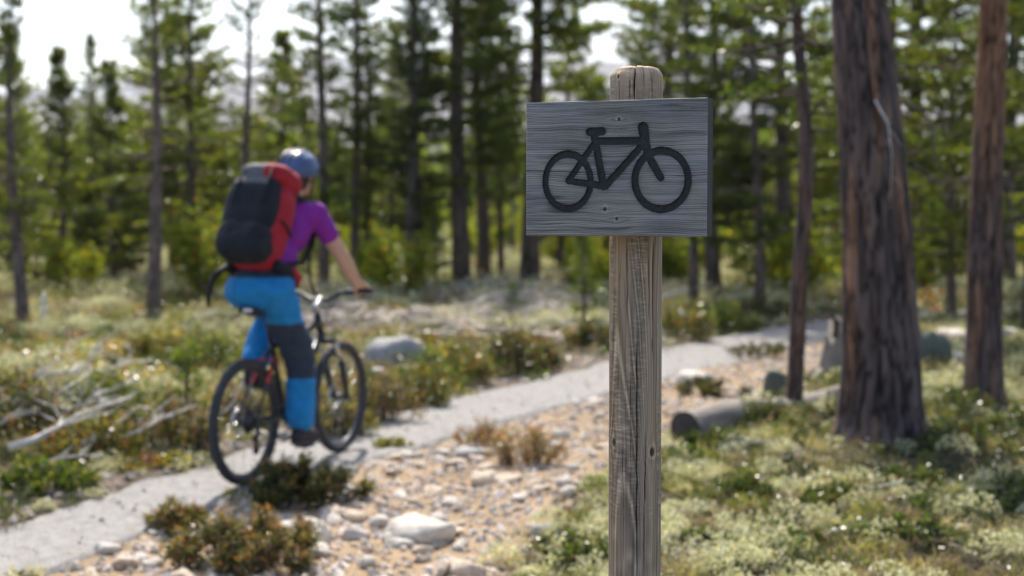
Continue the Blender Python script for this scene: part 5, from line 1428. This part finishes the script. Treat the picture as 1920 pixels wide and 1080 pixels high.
# --- backpack
M['pack_red'] = cloth('red_pack_fabric', (.31, .014, .026)); M['pack_navy'] = cloth('navy_pack_fabric', (.009, .012, .018)); M['pack_grey'] = cloth('grey_pack_fabric', (.11, .115, .125)); M['web'] = cloth('black_webbing', (.012, .012, .014))
pk = empty('backpack', bike.location, BYAW); tag(pk, 'large red and navy hiking backpack worn by the cyclist', 'backpack')
pb = Vector((.065, -.01, 1.27)); ptop = Vector((.31, -.01, 1.725)); pu = (ptop - pb).normalized(); pn = Vector((-pu.z, 0, pu.x))
cc = pb.lerp(ptop, .5); Lh = (ptop - pb).length / 2
mb = MB(); mb.sell(cc, pn * .115, Vector((0, .165, 0)), pu * (Lh + .03), .5, .55, 32, 22); mb.sell(cc + pu * .04, pn * .1, Vector((0, .178, 0)), pu * (Lh * .8), .6, .6, 28, 18)
body_ = remesh(mb, 'main_bag', M['pack_red'], .013, pk, 3, .5, .02, 12)
mb = MB(); mb.sell(cc + pn * .095 + pu * .045 + Vector((0, .022, 0)), pn * .085, Vector((0, .168, 0)), pu * (Lh * .84), .6, .6, 28, 20)
remesh(mb, 'front_pocket', [M['pack_navy'], M['pack_grey']], .012, pk, 3, .5, .022, 11, lambda ce: np.where((ce @ np.array(pu) > (cc @ pu) + .045 + Lh * .5) & (np.abs(ce[:, 1] - .02) < .11), 1, 0))
mb = MB(); mb.sell(cc + pn * .1 - pu * (Lh * .68) + Vector((0, .01, 0)), pn * .095, Vector((0, .168, 0)), pu * .115, .55, .6, 28, 18)
remesh(mb, 'lower_pocket', M['pack_navy'], .012, pk, 3, .5, .036, 13)
mb = MB(); mb.sell(cc + pu * (Lh + .015) + pn * .02, pn * .15 - pu * .02, Vector((0, .172, 0)), pu * .075 + pn * .01, .65, .65, 30, 16)
lidm = remesh(mb, 'lid', [M['pack_red'], M['pack_grey']], .012, pk, 3, .5, .022, 11, lambda ce: np.where((np.abs(ce[:, 1] - .03) < .075) & (ce @ np.array(pn) > cc @ pn - .02), 1, 0))
mb = MB()
for y_ in (-.09, .1): MB().tube([cc + pu * (Lh + .02) + pn * .175 + Vector((0, y_, 0)), cc + pu * (Lh * .55) + pn * .178 + Vector((0, y_, 0)), cc + pu * (Lh * .1) + pn * .176 + Vector((0, y_, 0))], .008, 6).build('lid_strap', M['web'], lidm)
for s in (-1, 1):
    MB().tube([cc + pu * (Lh * .72) - pn * .1 + Vector((0, s * .09, 0)), (.44, s * .105, 1.645), (.565, s * .13, 1.60), (.575, s * .145, 1.49), (.50, s * .165, 1.36), (.37, s * .178, 1.26), pb - pn * .07 + Vector((0, s * .15, .02))], [.02, .024, .026, .024, .02, .014, .012], 8).build('shoulder_strap', M['web'], pk)
    MB().tube([pb + Vector((.02, s * .15, -.01)), (.15, s * .178, 1.235), (.27, s * .176, 1.185), (.345, s * .13, 1.12), (.37, s * .05, 1.09), (.375, 0, 1.085)], [.03, .034, .03, .02, .012, .01], 8).build('hip_belt', M['pack_navy'], pk)
    if s < 0: MB().tube([(.21, s * .2, 1.225), (.285, s * .196, 1.175), (.345, s * .15, 1.12)], [.02, .024, .012], 8).build('belt_pocket', M['pack_red'], pk)
    MB().tube([cc - pu * (Lh * .1) + pn * .08 + Vector((0, s * .18, 0)), cc - pu * (Lh * .14) + Vector((0, s * .186, 0)), cc - pu * (Lh * .2) - pn * .08 + Vector((0, s * .172, 0))], .008, 6).build('side_strap', M['web'], pk)
MB().tube([pb + Vector((-.0, .16, -.02)), (-.01, .185, 1.2), (-.04, .195, 1.14), (-.055, .2, 1.07), (-.05, .2, 1.02)], [.02, .02, .016, .013, .01], 8).build('loose_strap', M['web'], pk)
MB().tube([(.5, -.14, 1.40), (.60, -.1, 1.33), (.68, -.05, 1.22), (.74, -.03, 1.12), (.76, -.05, 1.05)], .0085, 8).build('drinking_hose', M['web'], pk)
for o in pk.children: pass

# ------------------------------------------------------------------ air
hz = bpy.data.materials.new('pale_air'); hz.use_nodes = True; t = hz.node_tree; t.nodes.clear()
pv = t.nodes.new('ShaderNodeVolumePrincipled'); om = t.nodes.new('ShaderNodeOutputMaterial')
pv.inputs['Color'].default_value = (.86, .92, 1, 1); pv.inputs['Density'].default_value = 0.00012
t.links.new(pv.outputs[0], om.inputs['Volume'])
hb_ = MB().box((0, 1500, 298), (4200, 0, 0), (0, 3200, 0), (0, 0, 402)).build('haze', hz, None, False)
tag(hb_, 'thin pale air in front of the far mountain ridge', 'haze', kind='stuff')
